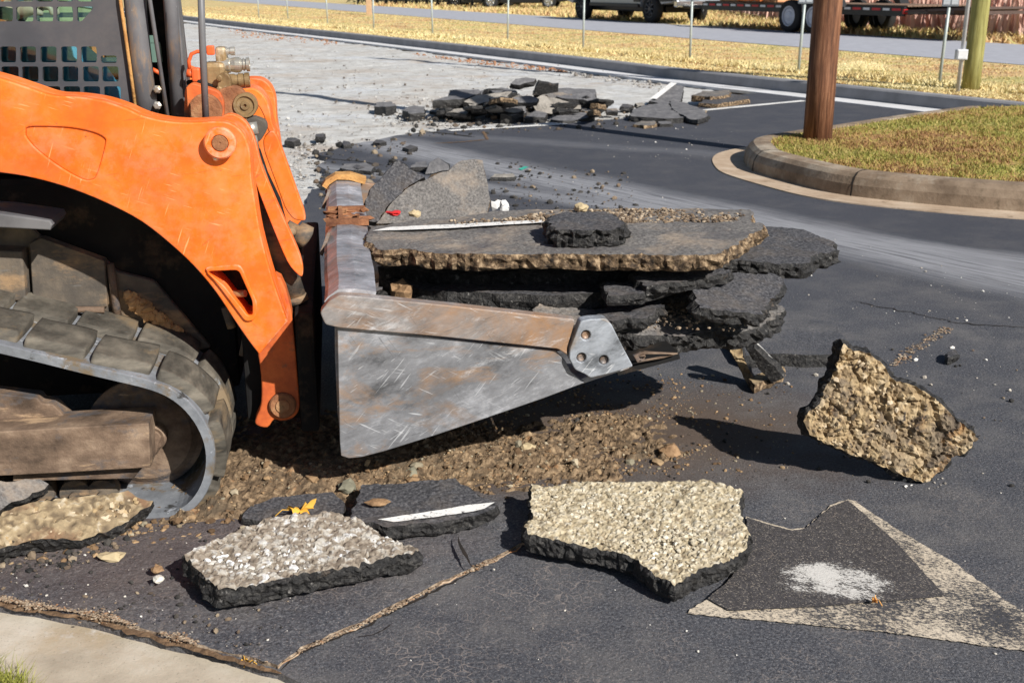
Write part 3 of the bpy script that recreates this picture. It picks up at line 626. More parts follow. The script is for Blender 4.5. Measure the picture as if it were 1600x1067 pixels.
# ---- grass blades (stuff)
def inpoly(x, y, P):
    k = np.zeros(len(x), bool); n = len(P)
    for i in range(n):
        a, b = P[i], P[i-1]
        c = ((a[1] > y) != (b[1] > y)); k ^= c & (x < (b[0]-a[0])*(y-a[1])/(b[1]-a[1]+1e-12)+a[0])
    return k
def blades(name, poly, n, z, h, w, mat, near=4., pw=2., clump=None, lean=.6, seed=1):
    r = np.random.default_rng(seed); X = [p[0] for p in poly]; Y = [p[1] for p in poly]; ax = np.empty(0); ay = np.empty(0)
    while len(ax) < n:
        y = min(Y)+(max(Y)-min(Y))*r.random(n*3); x = min(X)+(max(X)-min(X))*r.random(n*3); d = np.hypot(x, y)
        ok = (r.random(n*3) < (near/d)**pw) & inpoly(x, y, poly)
        if clump is not None:
            g = np.sin(x*5.1+3*np.sin(y*2.3))*np.sin(y*4.3+2*np.sin(x*3.1)); ok &= (r.random(n*3) < .35+.65*(g > clump))
        ax = np.r_[ax, x[ok]]; ay = np.r_[ay, y[ok]]
    ax = ax[:n]; ay = ay[:n]; d = np.hypot(ax, ay); hh = h*(.4+.8*r.random(n)); ww = w*(1+d/14); a = r.random(n)*6.283; l = r.normal(0, lean, (n, 2))*hh[:, None]
    v = np.zeros((n, 3, 3)); v[:, 0] = np.c_[ax-np.cos(a)*ww, ay-np.sin(a)*ww, np.full(n, z)]; v[:, 1] = np.c_[ax+np.cos(a)*ww, ay+np.sin(a)*ww, np.full(n, z)]
    v[:, 2] = np.c_[ax+l[:, 0], ay+l[:, 1], z+hh]
    me = bpy.data.meshes.new(name); me.vertices.add(3*n); me.vertices.foreach_set('co', v.ravel()); me.loops.add(3*n); me.loops.foreach_set('vertex_index', np.arange(3*n))
    me.polygons.add(n); me.polygons.foreach_set('loop_start', np.arange(0, 3*n, 3)); me.update(calc_edges=True); me.materials.append(mat)
    o = bpy.data.objects.new(name, me); COL.objects.link(o); return tag(o, kind='stuff')
tag(blades('grass_blades', [(x, y) for x, y in ig]+[(5.2, 11.35), (6.2, 9.6), (9, 6), (9, 5.2)], 90000, .138, .028, .0032, G_IB, near=6, clump=-.3), 'short mixed green and straw grass growing on the curbed island', 'grass')
vgp = [(p[0], p[1]) for p in B0 if p[1] < 60]+RN[3:4]+RN[2:3]+[(-9, 54)]
vgp = [(p[0], p[1]) for p in B0 if p[1] < 60]+[(7.3, 9.4), (7.4, 17.0), (1.04, 31.4), (-12, 61)]
tag(blades('grass_blades', vgp, 40000, .133, .026, .005, G_VB, near=12, pw=1.6, clump=-.1, seed=3), 'dry straw coloured grass on the verge behind the far curb', 'grass')
st = off(FBs, .2); st2 = off(FBs, .75)
STRAWST = [(.3, (.58, .42, .18)), (.5, (.74, .62, .32)), (.7, (.84, .77, .5))]
STRAW = mat_grass('straw_blades', STRAWST)
tag(blades('straw', [p for p in st if p[1] < 50]+[p for p in st2 if p[1] < 50][::-1], 22000, .133, .03, .005, STRAW, near=13, pw=1.4, seed=5, lean=1.4), 'pale loose straw lying along the back of the far curb', 'straw')
st3 = off(FBs, .9); st4 = off(FBs, 1.5)
tag(blades('straw', [p for p in st3 if p[1] < 50]+[p for p in st4 if p[1] < 50][::-1], 14000, .133, .075, .006, STRAW, near=13, pw=1.4, seed=6, clump=0), 'ridge of taller bleached grass running along the foot of the marker posts', 'straw')
tag(blades('grass_blades', [(9.6, 23.8), (16, 12), (24, 20), (20, 60), (0, 78), (-9, 66), (1.5, 42.5), (4.9, 34.6)], 45000, .133, .16, .01, G_VB, near=25, pw=1.3, seed=7), 'rough dry grass along the far side of the road', 'grass')
tag(blades('tall_grass', [(10.6, 27.5), (18, 14), (45, 20), (45, 90), (9, 60), (8.5, 38)], 60000, .1, 1.5, .02, G_R, near=26, pw=1.2, seed=8, lean=.16), 'tall reddish pink seeding grass behind the trailer', 'tall grass')
tag(blades('grass_blades', [tuple(G(x, y)[:2]) for x, y in [(-60, 1030), (0, 1046), (35, 1060), (60, 1090), (30, 1180), (-80, 1200)]], 2500, -.02, .05, .0015, mat_grass('corner_grass', [(.3, (.16, .2, .03)), (.6, (.36, .34, .08)), (.8, (.5, .42, .2))]), near=3, pw=0, seed=9), 'green and yellow grass tuft in the corner beside the concrete gutter', 'grass')
# ---- soil
MOUNDS = [(330, 790, .16, .03), (400, 752, .26, .045), (480, 765, .2, .03), (560, 740, .28, .035), (660, 725, .3, .032), (760, 700, .3, .026), (840, 715, .22, .02), (900, 690, .22, .018), (960, 665, .2, .014), (1010, 690, .16, .012), (600, 690, .35, .02), (460, 700, .4, .03), (930, 735, .14, .008)]
MG = [(G(x, y+8), r*.88, h*.62) for x, y, r, h in MOUNDS]
def soil_h(x, y):
    h = 0
    for c, r, hh in MG:
        d2 = ((x-c.x)**2 + ((y-c.y)*1.25)**2)/(r*r); h += hh*math.exp(-d2*1.6) if d2 < 4 else 0
    p = Vector((x, y, 0)); n = noise.noise(p*6)*.010+noise.noise(p*17)*.007
    c = noise.noise(p*38); c2 = noise.noise(p*80+Vector((3, 3, 3)))
    if h > .002: n += max(c, 0)*.022+max(c2, 0)*.014
    return h-.0085+n if h > .001 else -.02
def soil():
    xs = np.arange(-1.35, 1.05, .0075); ys = np.arange(2.55, 4.1, .0085); g = len(xs); m = MB()
    vs = [(x, y, soil_h(x, y)) for y in ys for x in xs]
    m.add(vs, [f for f in ([j*g+i, j*g+i+1, (j+1)*g+i+1, (j+1)*g+i] for j in range(len(ys)-1) for i in range(g-1)) if any(vs[k][2] > -.001 for k in f)])
    return tag(m.build('soil', SOIL), 'loose orange brown soil and clods churned up under the bucket', 'soil', kind='stuff')
soil()
def rnd_mat(name, stops):
    n = N(name); g = n.nd('NewGeometry'); c = n.ramp(g.outputs['Random Per Island'], stops); n.bump(n.noise(n.pos(True), 150, 3), .4, .003); return n.fin(c, .85, 0, .3)
# ---------------------------------------------------------------- broken slabs in the foreground
def chunk(name, label, cat, pts, thick, mats, group=None, **k):
    return tag(slab(name, pts, thick, mats, **k), label, cat, group)
AB = [A_TOP, A_BROKE, A_BROKE]
LOOSE = 'loose broken pavement slabs lying round the bucket'
# upturned pale slab, centre right
P = plane3((830, 760, .075), (1160, 760, .085), (1070, 905, .06))
chunk('pavement_slab', 'overturned slab with pale cream crushed stone underside, left of the faded arrow', 'slab',
      onp([(831, 756), (850, 760), (905, 752), (1000, 754), (1098, 752), (1160, 768), (1156, 790), (1160, 815), (1172, 838), (1165, 858), (1130, 878), (1098, 888), (1072, 903), (1055, 912), (1025, 897), (990, 870), (950, 858), (900, 850), (860, 845), (826, 838), (817, 822), (832, 812), (829, 790)], P),
      .044, [AGG_W, A_BROKE, A_TOP], LOOSE, res=.005, jag=.006, side_rough=.012, top=[(.011, .0032), (.0065, .0012), (.035, .003)], seed=1, warp=.01)
# upturned slab, left foreground
P = plane3((290, 868, .075), (520, 802, .07), (640, 860, .06))
chunk('pavement_slab', 'overturned slab with coarse white and grey stone underside, below the yellow leaf', 'slab',
      onp([(289, 869), (330, 848), (385, 822), (425, 808), (470, 806), (530, 803), (560, 814), (590, 836), (620, 848), (654, 860), (640, 868), (600, 874), (560, 884), (500, 896), (450, 904), (400, 914), (345, 922), (322, 905), (305, 885)], P),
      .042, [AGG_G, A_BROKE, A_TOP], LOOSE, res=.005, jag=.006, side_rough=.012, top=[(.015, .004), (.008, .0015), (.05, .005)], seed=2, warp=.012)
# slab with white stripe
P = plane3((560, 800, .055), (640, 755, .06), (770, 788, .055))
Pt = P
chunk('pavement_slab', 'dark asphalt slab crossed by a white painted stripe along its near edge', 'slab',
      onp([(549, 806), (556, 780), (568, 755), (640, 752), (712, 750), (742, 768), (775, 788), (765, 798), (745, 804), (690, 814), (640, 821), (605, 824), (575, 818)], P),
      .034, AB, LOOSE, res=.007, jag=.01, side_rough=.014, seed=4, warp=.006)
s0 = bpy.context.scene.objects['pavement_slab.002']
def child_sheet(name, px, P, up, mat, par, jag=.003, step=.015):
    pts = [PL(x, y, P[0], P[1])+P[1]*up for x, y in px]; pts = jagline(pts, step, jag, 7)
    o = sheet(name, pts, mat, None); o.parent = par; bpy.context.view_layer.update(); o.matrix_parent_inverse = par.matrix_world.inverted(); return o
child_sheet('painted_stripe', [(590, 814), (640, 806), (689, 799), (730, 792), (772, 787), (757, 797), (740, 801), (675, 811), (615, 818)], P, .0055, P_LINE, s0)
P = plane3((390, 800, .03), (470, 772, .035), (540, 795, .03))
chunk('pavement_slab', 'thin dark asphalt slab half buried behind the yellow leaf', 'slab',
      onp([(380, 806), (395, 788), (430, 778), (480, 772), (520, 770), (540, 784), (538, 802), (510, 812), (450, 815), (400, 812)], P), .03, AB, LOOSE, res=.012, jag=.01, side_rough=.008, seed=5)
# left edge slabs
P = plane3((10, 850, .06), (225, 790, .055), (60, 795, .1))
chunk('pavement_slab', 'mud coated slab with yellowish stone face in front of the track', 'slab',
      onp([(-60, 848), (-40, 815), (0, 800), (60, 785), (120, 776), (200, 770), (238, 785), (200, 815), (160, 835), (120, 848), (95, 842), (40, 846), (0, 862), (-40, 870)], P),
      .055, [AGG_M, A_BROKE, A_BROKE], LOOSE, res=.0075, jag=.008, side_rough=.012, top=[(.013, .003), (.008, .0015), (.06, .005)], seed=6, warp=.012)
P = plane3((-60, 790, .16), (60, 745, .15), (-20, 740, .19))
chunk('pavement_slab', 'black asphalt slab tilted against the track at the left edge', 'slab',
      onp([(-90, 800), (-70, 752), (-20, 745), (20, 752), (60, 744), (74, 757), (60, 768), (20, 785), (-20, 803)], P),
      .05, [A_DUST, A_BROKE, A_BROKE], LOOSE, res=.011, jag=.012, side_rough=.012, seed=8)
# slab balanced on its corner
P0 = Vector((1.03, 2.79, 0)); nn = Vector((.03, -1, .16)).normalized()
STD = [(1317, 536), (1336, 549), (1360, 552), (1376, 566), (1386, 580), (1402, 596), (1430, 602), (1455, 618), (1478, 638), (1492, 655), (1512, 668), (1525, 684), (1508, 700), (1484, 714), (1468, 736), (1440, 752), (1425, 748), (1400, 738), (1370, 724), (1340, 712), (1310, 702), (1285, 690), (1266, 678), (1256, 660), (1258, 650), (1280, 630), (1292, 605), (1308, 575), (1312, 552)]
chunk('pavement_slab', 'yellow brown slab standing balanced on one corner, casting a long shadow', 'slab',
      [PL(x, y, P0, nn) for x, y in STD], .05, [AGG_B, A_BROKE, A_TOP], LOOSE, res=.006, jag=.006, side_rough=.014, top=[(.02, .005), (.009, .0025), (.06, .012), (.035, .006)], seed=9, warp=.02, down=-nn)
# pieces below the load, in front of the bucket
P0 = G(1175, 606); nn = Vector((-.35, -1, .35)).normalized()
chunk('pavement_slab', 'narrow brown sliver of slab leaning upright in shadow under the load', 'slab',
      [PL(x, y, P0, nn) for x, y in [(1139, 541), (1152, 538), (1158, 545), (1162, 562), (1172, 575), (1180, 590), (1178, 603), (1172, 606), (1162, 590), (1150, 566)]], .05, [AGG_B, A_BROKE, A_BROKE], LOOSE, res=.012, jag=.008, top=[(.02, .006)], seed=10, down=-nn)
P = plane3((1170, 535, .17), (1200, 540, .16), (1215, 588, .04))
s1 = chunk('pavement_slab', 'small black slab with a white paint strip leaning below the right end of the load', 'slab',
      onp([(1165, 536), (1178, 533), (1190, 545), (1212, 566), (1224, 580), (1205, 586), (1185, 564)], P), .04, [A_TOP, A_BROKE, A_BROKE], LOOSE, res=.012, jag=.005, seed=11)
child_sheet('painted_stripe', [(1176, 535), (1182, 535), (1222, 576), (1214, 575)], P, .006, P_LINE, s1, .001)
chunk('pavement_slab', 'small brown broken piece at the foot of the leaning black slab', 'slab', gs([(1172, 590), (1205, 576), (1224, 572), (1224, 584), (1195, 594), (1178, 600)], .035), .03, [AGG_B, A_BROWN, AGG_B], LOOSE, res=.01, seed=12)
# ledge of the lifted pavement behind
P = plane3((1190, 553, .045), (1310, 553, .045), (1260, 500, .006))
lg = slab('lifted_pavement', onp([(1165, 556), (1205, 552), (1260, 555), (1318, 553), (1330, 540), (1300, 500), (1180, 500), (1120, 520)], P), .05, [A_ROAD, A_BROKE, A_BROKE], res=.02, jag=.006, seed=13, tamp=.002); lg['kind'] = 'structure'
chunk('asphalt_lump', 'small dark lump lying alone on the asphalt at the right', 'lump', gs([(1478, 552), (1490, 546), (1497, 550), (1492, 556), (1482, 558)], .03), .028, AB, res=.007, seed=14)
def chips(o, P, px, n, sz, mat, seed, lift=.002):          # loose faced stones bedded in an upturned face
    r = random.Random(seed); m = MB(); X = [p[0] for p in px]; Y = [p[1] for p in px]; c = 0; nm = P[1] if P[1].dot(C0-P[0]) > 0 else -P[1]; a = nm.orthogonal().normalized(); b = nm.cross(a); t = 0
    while c < n and t < n*40:
        t += 1; x = r.uniform(min(X), max(X)); y = r.uniform(min(Y), max(Y))
        if not inpoly(np.array([x]), np.array([y]), px)[0]: continue
        p = PL(x, y, *P); 
        if noise.noise(p*11+Vector((seed, 0, 0)))+.12 < r.uniform(-.4, .3): continue
        c += 1; s_ = sz[0]+(sz[1]-sz[0])*r.random()**2; mb = MB(); mb.blob((0, 0, 0), s_, (r.uniform(.7, 1.3), r.uniform(.6, 1.1), r.uniform(.45, .8)), .45, 1)
        an = r.random()*6.3; A = a*math.cos(an)+b*math.sin(an); B = nm.cross(A)
        m.add([p+A*v[0]+B*v[1]+nm*(v[2]+lift) for v in mb.v], mb.f)
    ch = m.build('stone_chips', mat); ch.parent = o; bpy.context.view_layer.update(); ch.matrix_parent_inverse = o.matrix_world.inverted(); ch['kind'] = 'stuff'; return ch
O_ = bpy.context.scene.objects
CH_C = rnd_mat('cream_chips', [(0, (.2, .16, .11)), (.3, (.4, .34, .24)), (.7, (.56, .5, .38)), (1, (.72, .68, .58))])
CH_G = rnd_mat('grey_chips', [(0, (.14, .12, .1)), (.4, (.3, .27, .23)), (.7, (.5, .48, .44)), (1, (.76, .77, .78))])
CH_B = rnd_mat('brown_chips', [(0, (.05, .04, .03)), (.3, (.2, .14, .08)), (.6, (.4, .29, .16)), (1, (.55, .46, .34))])
chips(O_['pavement_slab'], plane3((830, 760, .075), (1160, 760, .085), (1070, 905, .06)), [(840, 765), (1000, 760), (1095, 758), (1150, 775), (1160, 850), (1075, 895), (990, 862), (850, 838), (825, 825)], 1000, (.0022, .0075), CH_C, 1, .0005)
chips(O_['pavement_slab.001'], plane3((290, 868, .075), (520, 802, .07), (640, 860, .06)), [(300, 868), (385, 828), (470, 812), (550, 815), (640, 858), (560, 878), (450, 898), (350, 915), (320, 900)], 620, (.0025, .0095), CH_G, 2, .001)
chips(O_['pavement_slab.004'], plane3((10, 850, .06), (225, 790, .055), (60, 795, .1)), [(-40, 840), (0, 806), (120, 782), (220, 780), (190, 812), (90, 838), (0, 856)], 260, (.003, .01), CH_B, 3)
chips(O_['pavement_slab.006'], (Vector((1.03, 2.79, 0)), Vector((.03, -1, .16)).normalized()), [(1320, 545), (1380, 580), (1450, 620), (1515, 684), (1470, 730), (1430, 745), (1300, 690), (1268, 655), (1305, 590)], 170, (.003, .0095), CH_B, 4, .003)
# ---------------------------------------------------------------- the load in the bucket
LOAD = 'pavement slabs piled in the loader bucket'
Z8 = .6
P = plane3((590, 390, .595), (1120, 398, .6), (1190, 350, .6))
BIG = [(572, 372), (584, 386), (600, 392), (640, 391), (680, 396), (760, 398), (860, 397), (960, 398), (1060, 399), (1116, 399), (1140, 388), (1170, 370), (1196, 356), (1190, 350), (1175, 347), (1178, 335), (1172, 329), (1100, 327), (1000, 326), (900, 327), (800, 329), (720, 336), (640, 345), (580, 354)]
big = chunk('pavement_slab', 'large flat slab with white line and scattered grit on top of the bucket load', 'slab', onp(BIG, P), .043, [A_DUST, A_BROWN, A_BROWN], LOAD, res=.009, jag=.012, side_rough=.02, seed=20, warp=.005)
child_sheet('painted_stripe', [(582, 364), (610, 358), (700, 354), (800, 349), (850, 347), (850, 351), (780, 355), (700, 360), (620, 363)], P, .0065, P_LINE, big, .003)
P2 = (P[0]+Vector((0, 0, .05)), P[1])
chunk('asphalt_lump', 'flat topped black lump resting on the large slab', 'lump', onp([(858, 346), (864, 337), (885, 332), (925, 331), (955, 334), (972, 345), (976, 352), (960, 358), (900, 360), (866, 357)], P2), .052, AB, LOAD, res=.006, jag=.014, side_rough=.024, seed=21)
P = plane3((1150, 415, .5), (1290, 400, .49), (1230, 365, .5))
chunk('pavement_slab', 'rounded grey asphalt slab jutting out to the right behind the large slab', 'slab',
      onp([(1110, 410), (1140, 405), (1180, 408), (1225, 412), (1262, 410), (1270, 400), (1304, 392), (1303, 380), (1285, 368), (1255, 360), (1215, 355), (1150, 352), (1080, 360), (1060, 390)], P), .05, [A_TOP, A_BROKE, A_BROKE], LOAD, res=.009, jag=.014, side_rough=.022, seed=22)
P = plane3((970, 512, .40), (1150, 505, .37), (1060, 450, .42))
chunk('pavement_slab', 'thick gritty slab at the mouth of the bucket carrying a smaller chunk', 'slab',
      onp([(820, 500), (960, 512), (1010, 522), (1080, 522), (1160, 519), (1195, 508), (1224, 492), (1222, 478), (1200, 462), (1150, 446), (1060, 442), (950, 446), (860, 460)], P), .055, [A_DUST, A_BROKE, A_BROKE], LOAD, res=.009, jag=.016, side_rough=.024, seed=23, warp=.014, top=[(.012, .002)])
P = plane3((1090, 485, .47), (1200, 470, .45), (1150, 435, .48))
chunk('pavement_slab', 'smooth dark chunk lying on the thick slab at the bucket mouth', 'slab',
      onp([(1082, 452), (1094, 482), (1140, 486), (1192, 491), (1197, 474), (1223, 449), (1217, 430), (1132, 426), (1096, 440)], P), .038, AB, LOAD, res=.008, jag=.016, side_rough=.022, seed=24)
P = plane3((820, 447, .44), (930, 458, .44), (900, 440, .46))
chunk('pavement_slab', 'narrow black slab lying in the shade beneath the large slab', 'slab',
      onp([(812, 447), (850, 444), (900, 448), (936, 457), (932, 464), (880, 462), (830, 455)], P), .05, AB, LOAD, res=.011, side_rough=.013, seed=25)
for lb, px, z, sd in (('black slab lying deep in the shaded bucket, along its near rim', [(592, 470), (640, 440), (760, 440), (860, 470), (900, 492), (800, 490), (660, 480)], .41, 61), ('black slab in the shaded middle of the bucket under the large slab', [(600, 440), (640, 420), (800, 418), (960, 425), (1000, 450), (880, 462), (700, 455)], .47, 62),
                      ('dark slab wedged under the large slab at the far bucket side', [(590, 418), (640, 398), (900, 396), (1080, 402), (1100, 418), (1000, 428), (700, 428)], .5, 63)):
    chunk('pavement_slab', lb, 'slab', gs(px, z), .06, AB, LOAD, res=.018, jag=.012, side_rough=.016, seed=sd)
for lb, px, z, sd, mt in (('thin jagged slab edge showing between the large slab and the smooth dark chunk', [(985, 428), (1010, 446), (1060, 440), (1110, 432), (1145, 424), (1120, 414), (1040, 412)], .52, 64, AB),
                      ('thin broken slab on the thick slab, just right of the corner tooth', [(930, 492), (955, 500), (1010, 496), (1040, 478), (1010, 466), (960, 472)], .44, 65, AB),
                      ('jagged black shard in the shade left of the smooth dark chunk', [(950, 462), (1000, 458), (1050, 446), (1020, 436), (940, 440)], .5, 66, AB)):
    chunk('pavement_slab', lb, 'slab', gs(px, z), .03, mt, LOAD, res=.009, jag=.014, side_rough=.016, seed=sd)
# upright slabs at the back left of the bucket
P0 = PL(640, 340, LO+HN*1.22, HN); nn = Vector((.18, -1, .55)).normalized()
chunk('pavement_slab', 'rough grey slab sticking up beside the far end of the bucket rim', 'slab',
      [PL(x, y, P0, nn) for x, y in [(572, 345), (571, 312), (585, 290), (604, 268), (616, 254), (624, 252), (640, 266), (664, 276), (640, 290), (625, 305), (610, 318), (596, 345)]], .05, [A_TOP, A_BROKE, A_BROKE], LOAD, res=.014, jag=.008, seed=26, down=-nn)
P0 = P0+nn*.015
chunk('pavement_slab', 'broad grey slab with brown stain leaning up at the back of the bucket', 'slab',
      [PL(x, y, P0, nn) for x, y in [(588, 350), (606, 322), (622, 308), (640, 292), (668, 278), (700, 266), (722, 252), (742, 247), (754, 250), (756, 268), (762, 290), (764, 312), (760, 336), (740, 350)]], .05, [A_DUST, A_BROWN, A_BROKE], LOAD, res=.014, jag=.008, seed=27, down=-nn)
# stones and scraps
def rock(name, label, cat, px, py, z, r, mat, sq=(1, 1, .7), group=None, jag=.35, sub=2):
    m = MB(); m.blob((0, 0, r*sq[2]*.7), r, sq, jag, sub); o = m.build(name, mat); o.location = G(px, py, z); return tag(o, label, cat, group)
STO = flat('tan_stone', (.45, .36, .22), .85, 0, .3); STW = flat('white_stone', (.68, .65, .58), .8, 0, .2); STB = M('brown_stone', [(.3, (.16, .09, .045)), (.7, (.38, .24, .13))], 40, bump=[(120, .6, .004)])
rock('stone', 'pale round stone beside the red scrap on the large slab', 'stone', 648, 338, .605, .017, STO)
rock('plastic_scrap', 'crumpled bright red scrap lying on the large slab', 'scrap', 616, 336, .605, .018, flat('red_plastic', (.6, .03, .03), .35), (1.3, 1, .5))
rock('stone', 'tan stone at the far edge of the large slab', 'stone', 908, 329, .605, .022, STO)
rock('stone', 'brown angular stone standing in the shaded back corner of the bucket', 'stone', 628, 468, .44, .032, STB, (1, .8, 1))
rock('stone', 'dark stone behind the near bucket rim', 'stone', 597, 468, .44, .022, A_BROKE)
rock('stone', 'tan stone seen over the middle of the near bucket rim', 'stone', 776, 482, .41, .022, STB, (1.2, 1, .7))
rock('stone', 'orange brown stone alone on the soil right of the bucket', 'stone', 1046, 712, .0, .024, STB, (1.2, 1, .8))
rock('stone', 'pale oval stone on the soil under the bucket', 'stone', 824, 703, .02, .016, STO, (1.3, 1, .7))
rock('stone', 'pale tan stone on the asphalt below the muddy slab', 'stone', 175, 874, .008, .017, STO, (1.6, .8, .7))
rock('stone', 'white and brown stone left of the coarse overturned slab', 'stone', 249, 908, .02, .012, STW)
rock('stone', 'brown stone above the white and brown one, left of the coarse overturned slab', 'stone', 246, 893, .02, .013, STB)
rock('stone', 'flat rust brown stone on the slab with the white stripe', 'stone', 592, 787, .062, .019, STB, (1.5, .9, .4))
rock('stone', 'grey round stone in the soil left of the striped slab', 'stone', 542, 768, .02, .022, flat('grey_stone', (.2, .19, .14), .9, 0, .3), (1, 1, .9))
rock('stone', 'larger stone on the soil just above the striped slab', 'stone', 643, 742, .02, .018, flat('grey_stone', (.2, .19, .14), .9, 0, .3))
m = MB()
for k in range(6): m.blob((random.uniform(-.025, .025), random.uniform(-.015, .015), .015+random.uniform(-.01, .015)), .02, (1, .5, .9), .4, 1)
o = m.build('plaster_lump', flat('white_lump', (.6, .6, .6), .8)); o.location = PL(783, 330, P0+Vector((0, .1, 0)), nn); tag(o, 'crumpled white lump behind the far edge of the large slab', 'lump')
# fallen leaf
def leaf(px, py, z, s, rz, label, mat):
    m = MB(); out = []
    for i in range(40):
        a = i/40*6.283; r = s*(.35+.65*abs(math.cos(a*2.5))**.7) * (1+.15*math.sin(a*11)); out.append((r*math.cos(a), r*math.sin(a)*.8, .012+.35*s*math.sin(a*2+1)*r/s+.006*math.sin(a*7)))
    m.add([(0, 0, .006)]+out, [[0, i+1, (i+1) % 40+1] for i in range(40)]); m.tube([(0, 0, .006), (-s*1.2, -.01, .02), (-s*1.7, -.02, .01)], .0012, 5)
    o = m.build('leaf', mat); o.location = G(px, py, z); o.rotation_euler = (0, 0, rz); return tag(o, label, 'leaf')
YL = flat('yellow_leaf', (.75, .42, .06), .6, 0, .35)
leaf(470, 801, .04, .038, .3, 'curled yellow oak leaf on the edge of the coarse overturned slab', YL)
leaf(385, 1041, -.012, .011, 2, 'tiny yellow leaf in the joint beside the concrete gutter', YL)
leaf(1366, 944, .008, .008, 1, 'tiny orange leaf on the painted arrow', flat('orange_leaf', (.7, .35, .1), .6))
# ---- crumbs (stuff)
def crumbs(name, label, cat, regs, mat, seed, sz=(.002, .008), z=0, zf=None):
    r = random.Random(seed); bases = []
    for k in range(8):
        bm = bmesh.new(); bmesh.ops.create_icosphere(bm, subdivisions=1, radius=1)
        for v in bm.verts: v.co *= 1+r.uniform(-.3, .3)
        bm.verts.index_update(); bases.append(([v.co.copy() for v in bm.verts], [[v.index for v in f.verts] for f in bm.faces])); bm.free()
    vs = []; fs = []
    for (poly, n, k) in regs:
        X = [p[0] for p in poly]; Y = [p[1] for p in poly]; c = 0; tries = 0
        while c < n and tries < n*30:
            tries += 1; x = r.uniform(min(X), max(X)); y = r.uniform(min(Y), max(Y))
            if not inpoly(np.array([x]), np.array([y]), poly)[0]: continue
            c += 1; g = G(x, y, z); dist = g.y
            if noise.noise(g*4+Vector((seed, 0, 0))) < r.uniform(-.5, .15): continue
            s = (sz[0]+(sz[1]-sz[0])*r.random()**4)*k; zz = z+(zf(g.x, g.y) if zf else 0)
            b = bases[r.randrange(8)]; rt = Matrix.Rotation(r.random()*6.3, 3, 'Z'); o = len(vs)
            sx, sy, szz = s*r.uniform(.7, 1.3), s*r.uniform(.7, 1.2), s*r.uniform(.5, .9)
            for v in b[0]:
                q = rt @ Vector((v.x*sx, v.y*sy, v.z*szz)); vs.append((g.x+q.x, g.y+q.y, zz+q.z+szz*.4))
            fs += [[i+o for i in f] for f in b[1]]
    me = bpy.data.meshes.new(name); me.from_pydata(vs, [], fs); me.materials.append(mat); me.update()
    o = bpy.data.objects.new(name, me); COL.objects.link(o); return tag(o, label, cat, kind='stuff')
CR_SOIL = rnd_mat('soil_crumbs', [(0, (.09, .055, .03)), (.4, (.24, .15, .08)), (.7, (.4, .27, .15)), (.85, (.2, .18, .13)), (1, (.45, .38, .27))])
CR_DARK = rnd_mat('asphalt_crumbs', [(0, (.02, .02, .02)), (.6, (.06, .055, .05)), (.8, (.14, .1, .07)), (1, (.3, .24, .17))])
CR_PALE = rnd_mat('stone_crumbs', [(0, (.25, .22, .19)), (.5, (.5, .46, .4)), (1, (.8, .78, .74))])
zs = lambda x, y: max(0, soil_h(x, y))
crumbs('soil_crumbs', 'small clods of brown soil strewn round the mound under the bucket', 'soil', [([(300, 760), (520, 740), (880, 600), (1060, 590), (1120, 690), (1060, 740), (760, 770), (560, 780), (330, 815)], 4200, .45), ([(300, 760), (1060, 640), (1060, 740), (560, 780), (330, 815)], 160, 1.3), ([(120, 830), (380, 790), (420, 830), (260, 850), (180, 870), (0, 900), (0, 870)], 900, .9), ([(900, 560), (1240, 600), (1240, 740), (900, 745)], 900, .5)], CR_SOIL, 1, (.0022, .0135), zf=zs)
crumbs('soil_crumbs', 'reddish soil crumbs lying along the far gutter', 'soil', [([(640, 84), (860, 106), (900, 116), (700, 96)], 500, 4), ([(350, 45), (520, 62), (530, 72), (380, 60)], 400, 5)], flat('red_soil', (.36, .18, .1), .95, 0, .3), 7, (.002, .008), z=-.03)
crumbs('asphalt_crumbs', 'crumbs of black asphalt scattered over the pavement', 'rubble', [([(0, 880), (300, 830), (500, 930), (430, 1030), (0, 930)], 330, .6), ([(0, 870), (150, 850), (230, 840), (120, 890), (0, 900)], 160, 1.0), ([(900, 560), (1600, 540), (1600, 760), (900, 745)], 260, .7), ([(770, 250), (980, 270), (1000, 330), (770, 330)], 300, 1.8), ([(480, 225), (640, 215), (640, 290), (500, 330)], 260, 3), ([(620, 170), (1100, 160), (1120, 195), (640, 215)], 500, 3.0)], CR_DARK, 2, (.002, .012), z=.002, zf=lambda x, y: .005 if y < 2.75 and x < 0 else 0)
crumbs('stone_crumbs', 'pale stone chips sprinkled over the dark asphalt', 'gravel', [([(0, 880), (300, 830), (500, 930), (430, 1030), (0, 930)], 200, .5), ([(560, 860), (1600, 640), (1600, 1060), (480, 1060)], 120, .4), ([(770, 240), (1600, 440), (1600, 540), (1240, 480), (780, 330)], 260, .8), ([(1390, 735), (1470, 730), (1480, 765), (1400, 765)], 40, .9), ([(1150, 480), (1600, 560), (1600, 620), (1230, 620)], 60, 1.1), ([(900, 195), (1160, 200), (1100, 260), (900, 240)], 120, 1.2)], CR_PALE, 3, (.0018, .009), z=.001, zf=lambda x, y: .005 if y < 2.75 and x < 0 else 0)
crumbs('gravel', 'grey gravel lying on the stripped base and along the far gutter', 'gravel', [([(860, 100), (1060, 130), (1060, 150), (900, 120)], 500, 4.0), ([(560, 150), (900, 160), (900, 190), (600, 200)], 900, 2.6), ([(300, 60), (900, 110), (900, 180), (430, 240)], 1600, 2.4), ([(430, 200), (520, 215), (520, 330), (450, 330)], 500, 2.2)], rnd_mat('gravel_stones', [(0, (.12, .1, .085)), (.5, (.3, .28, .26)), (1, (.5, .49, .47))]), 12, (.002, .009), z=-.028)
PT = (G(900, 330, .607))
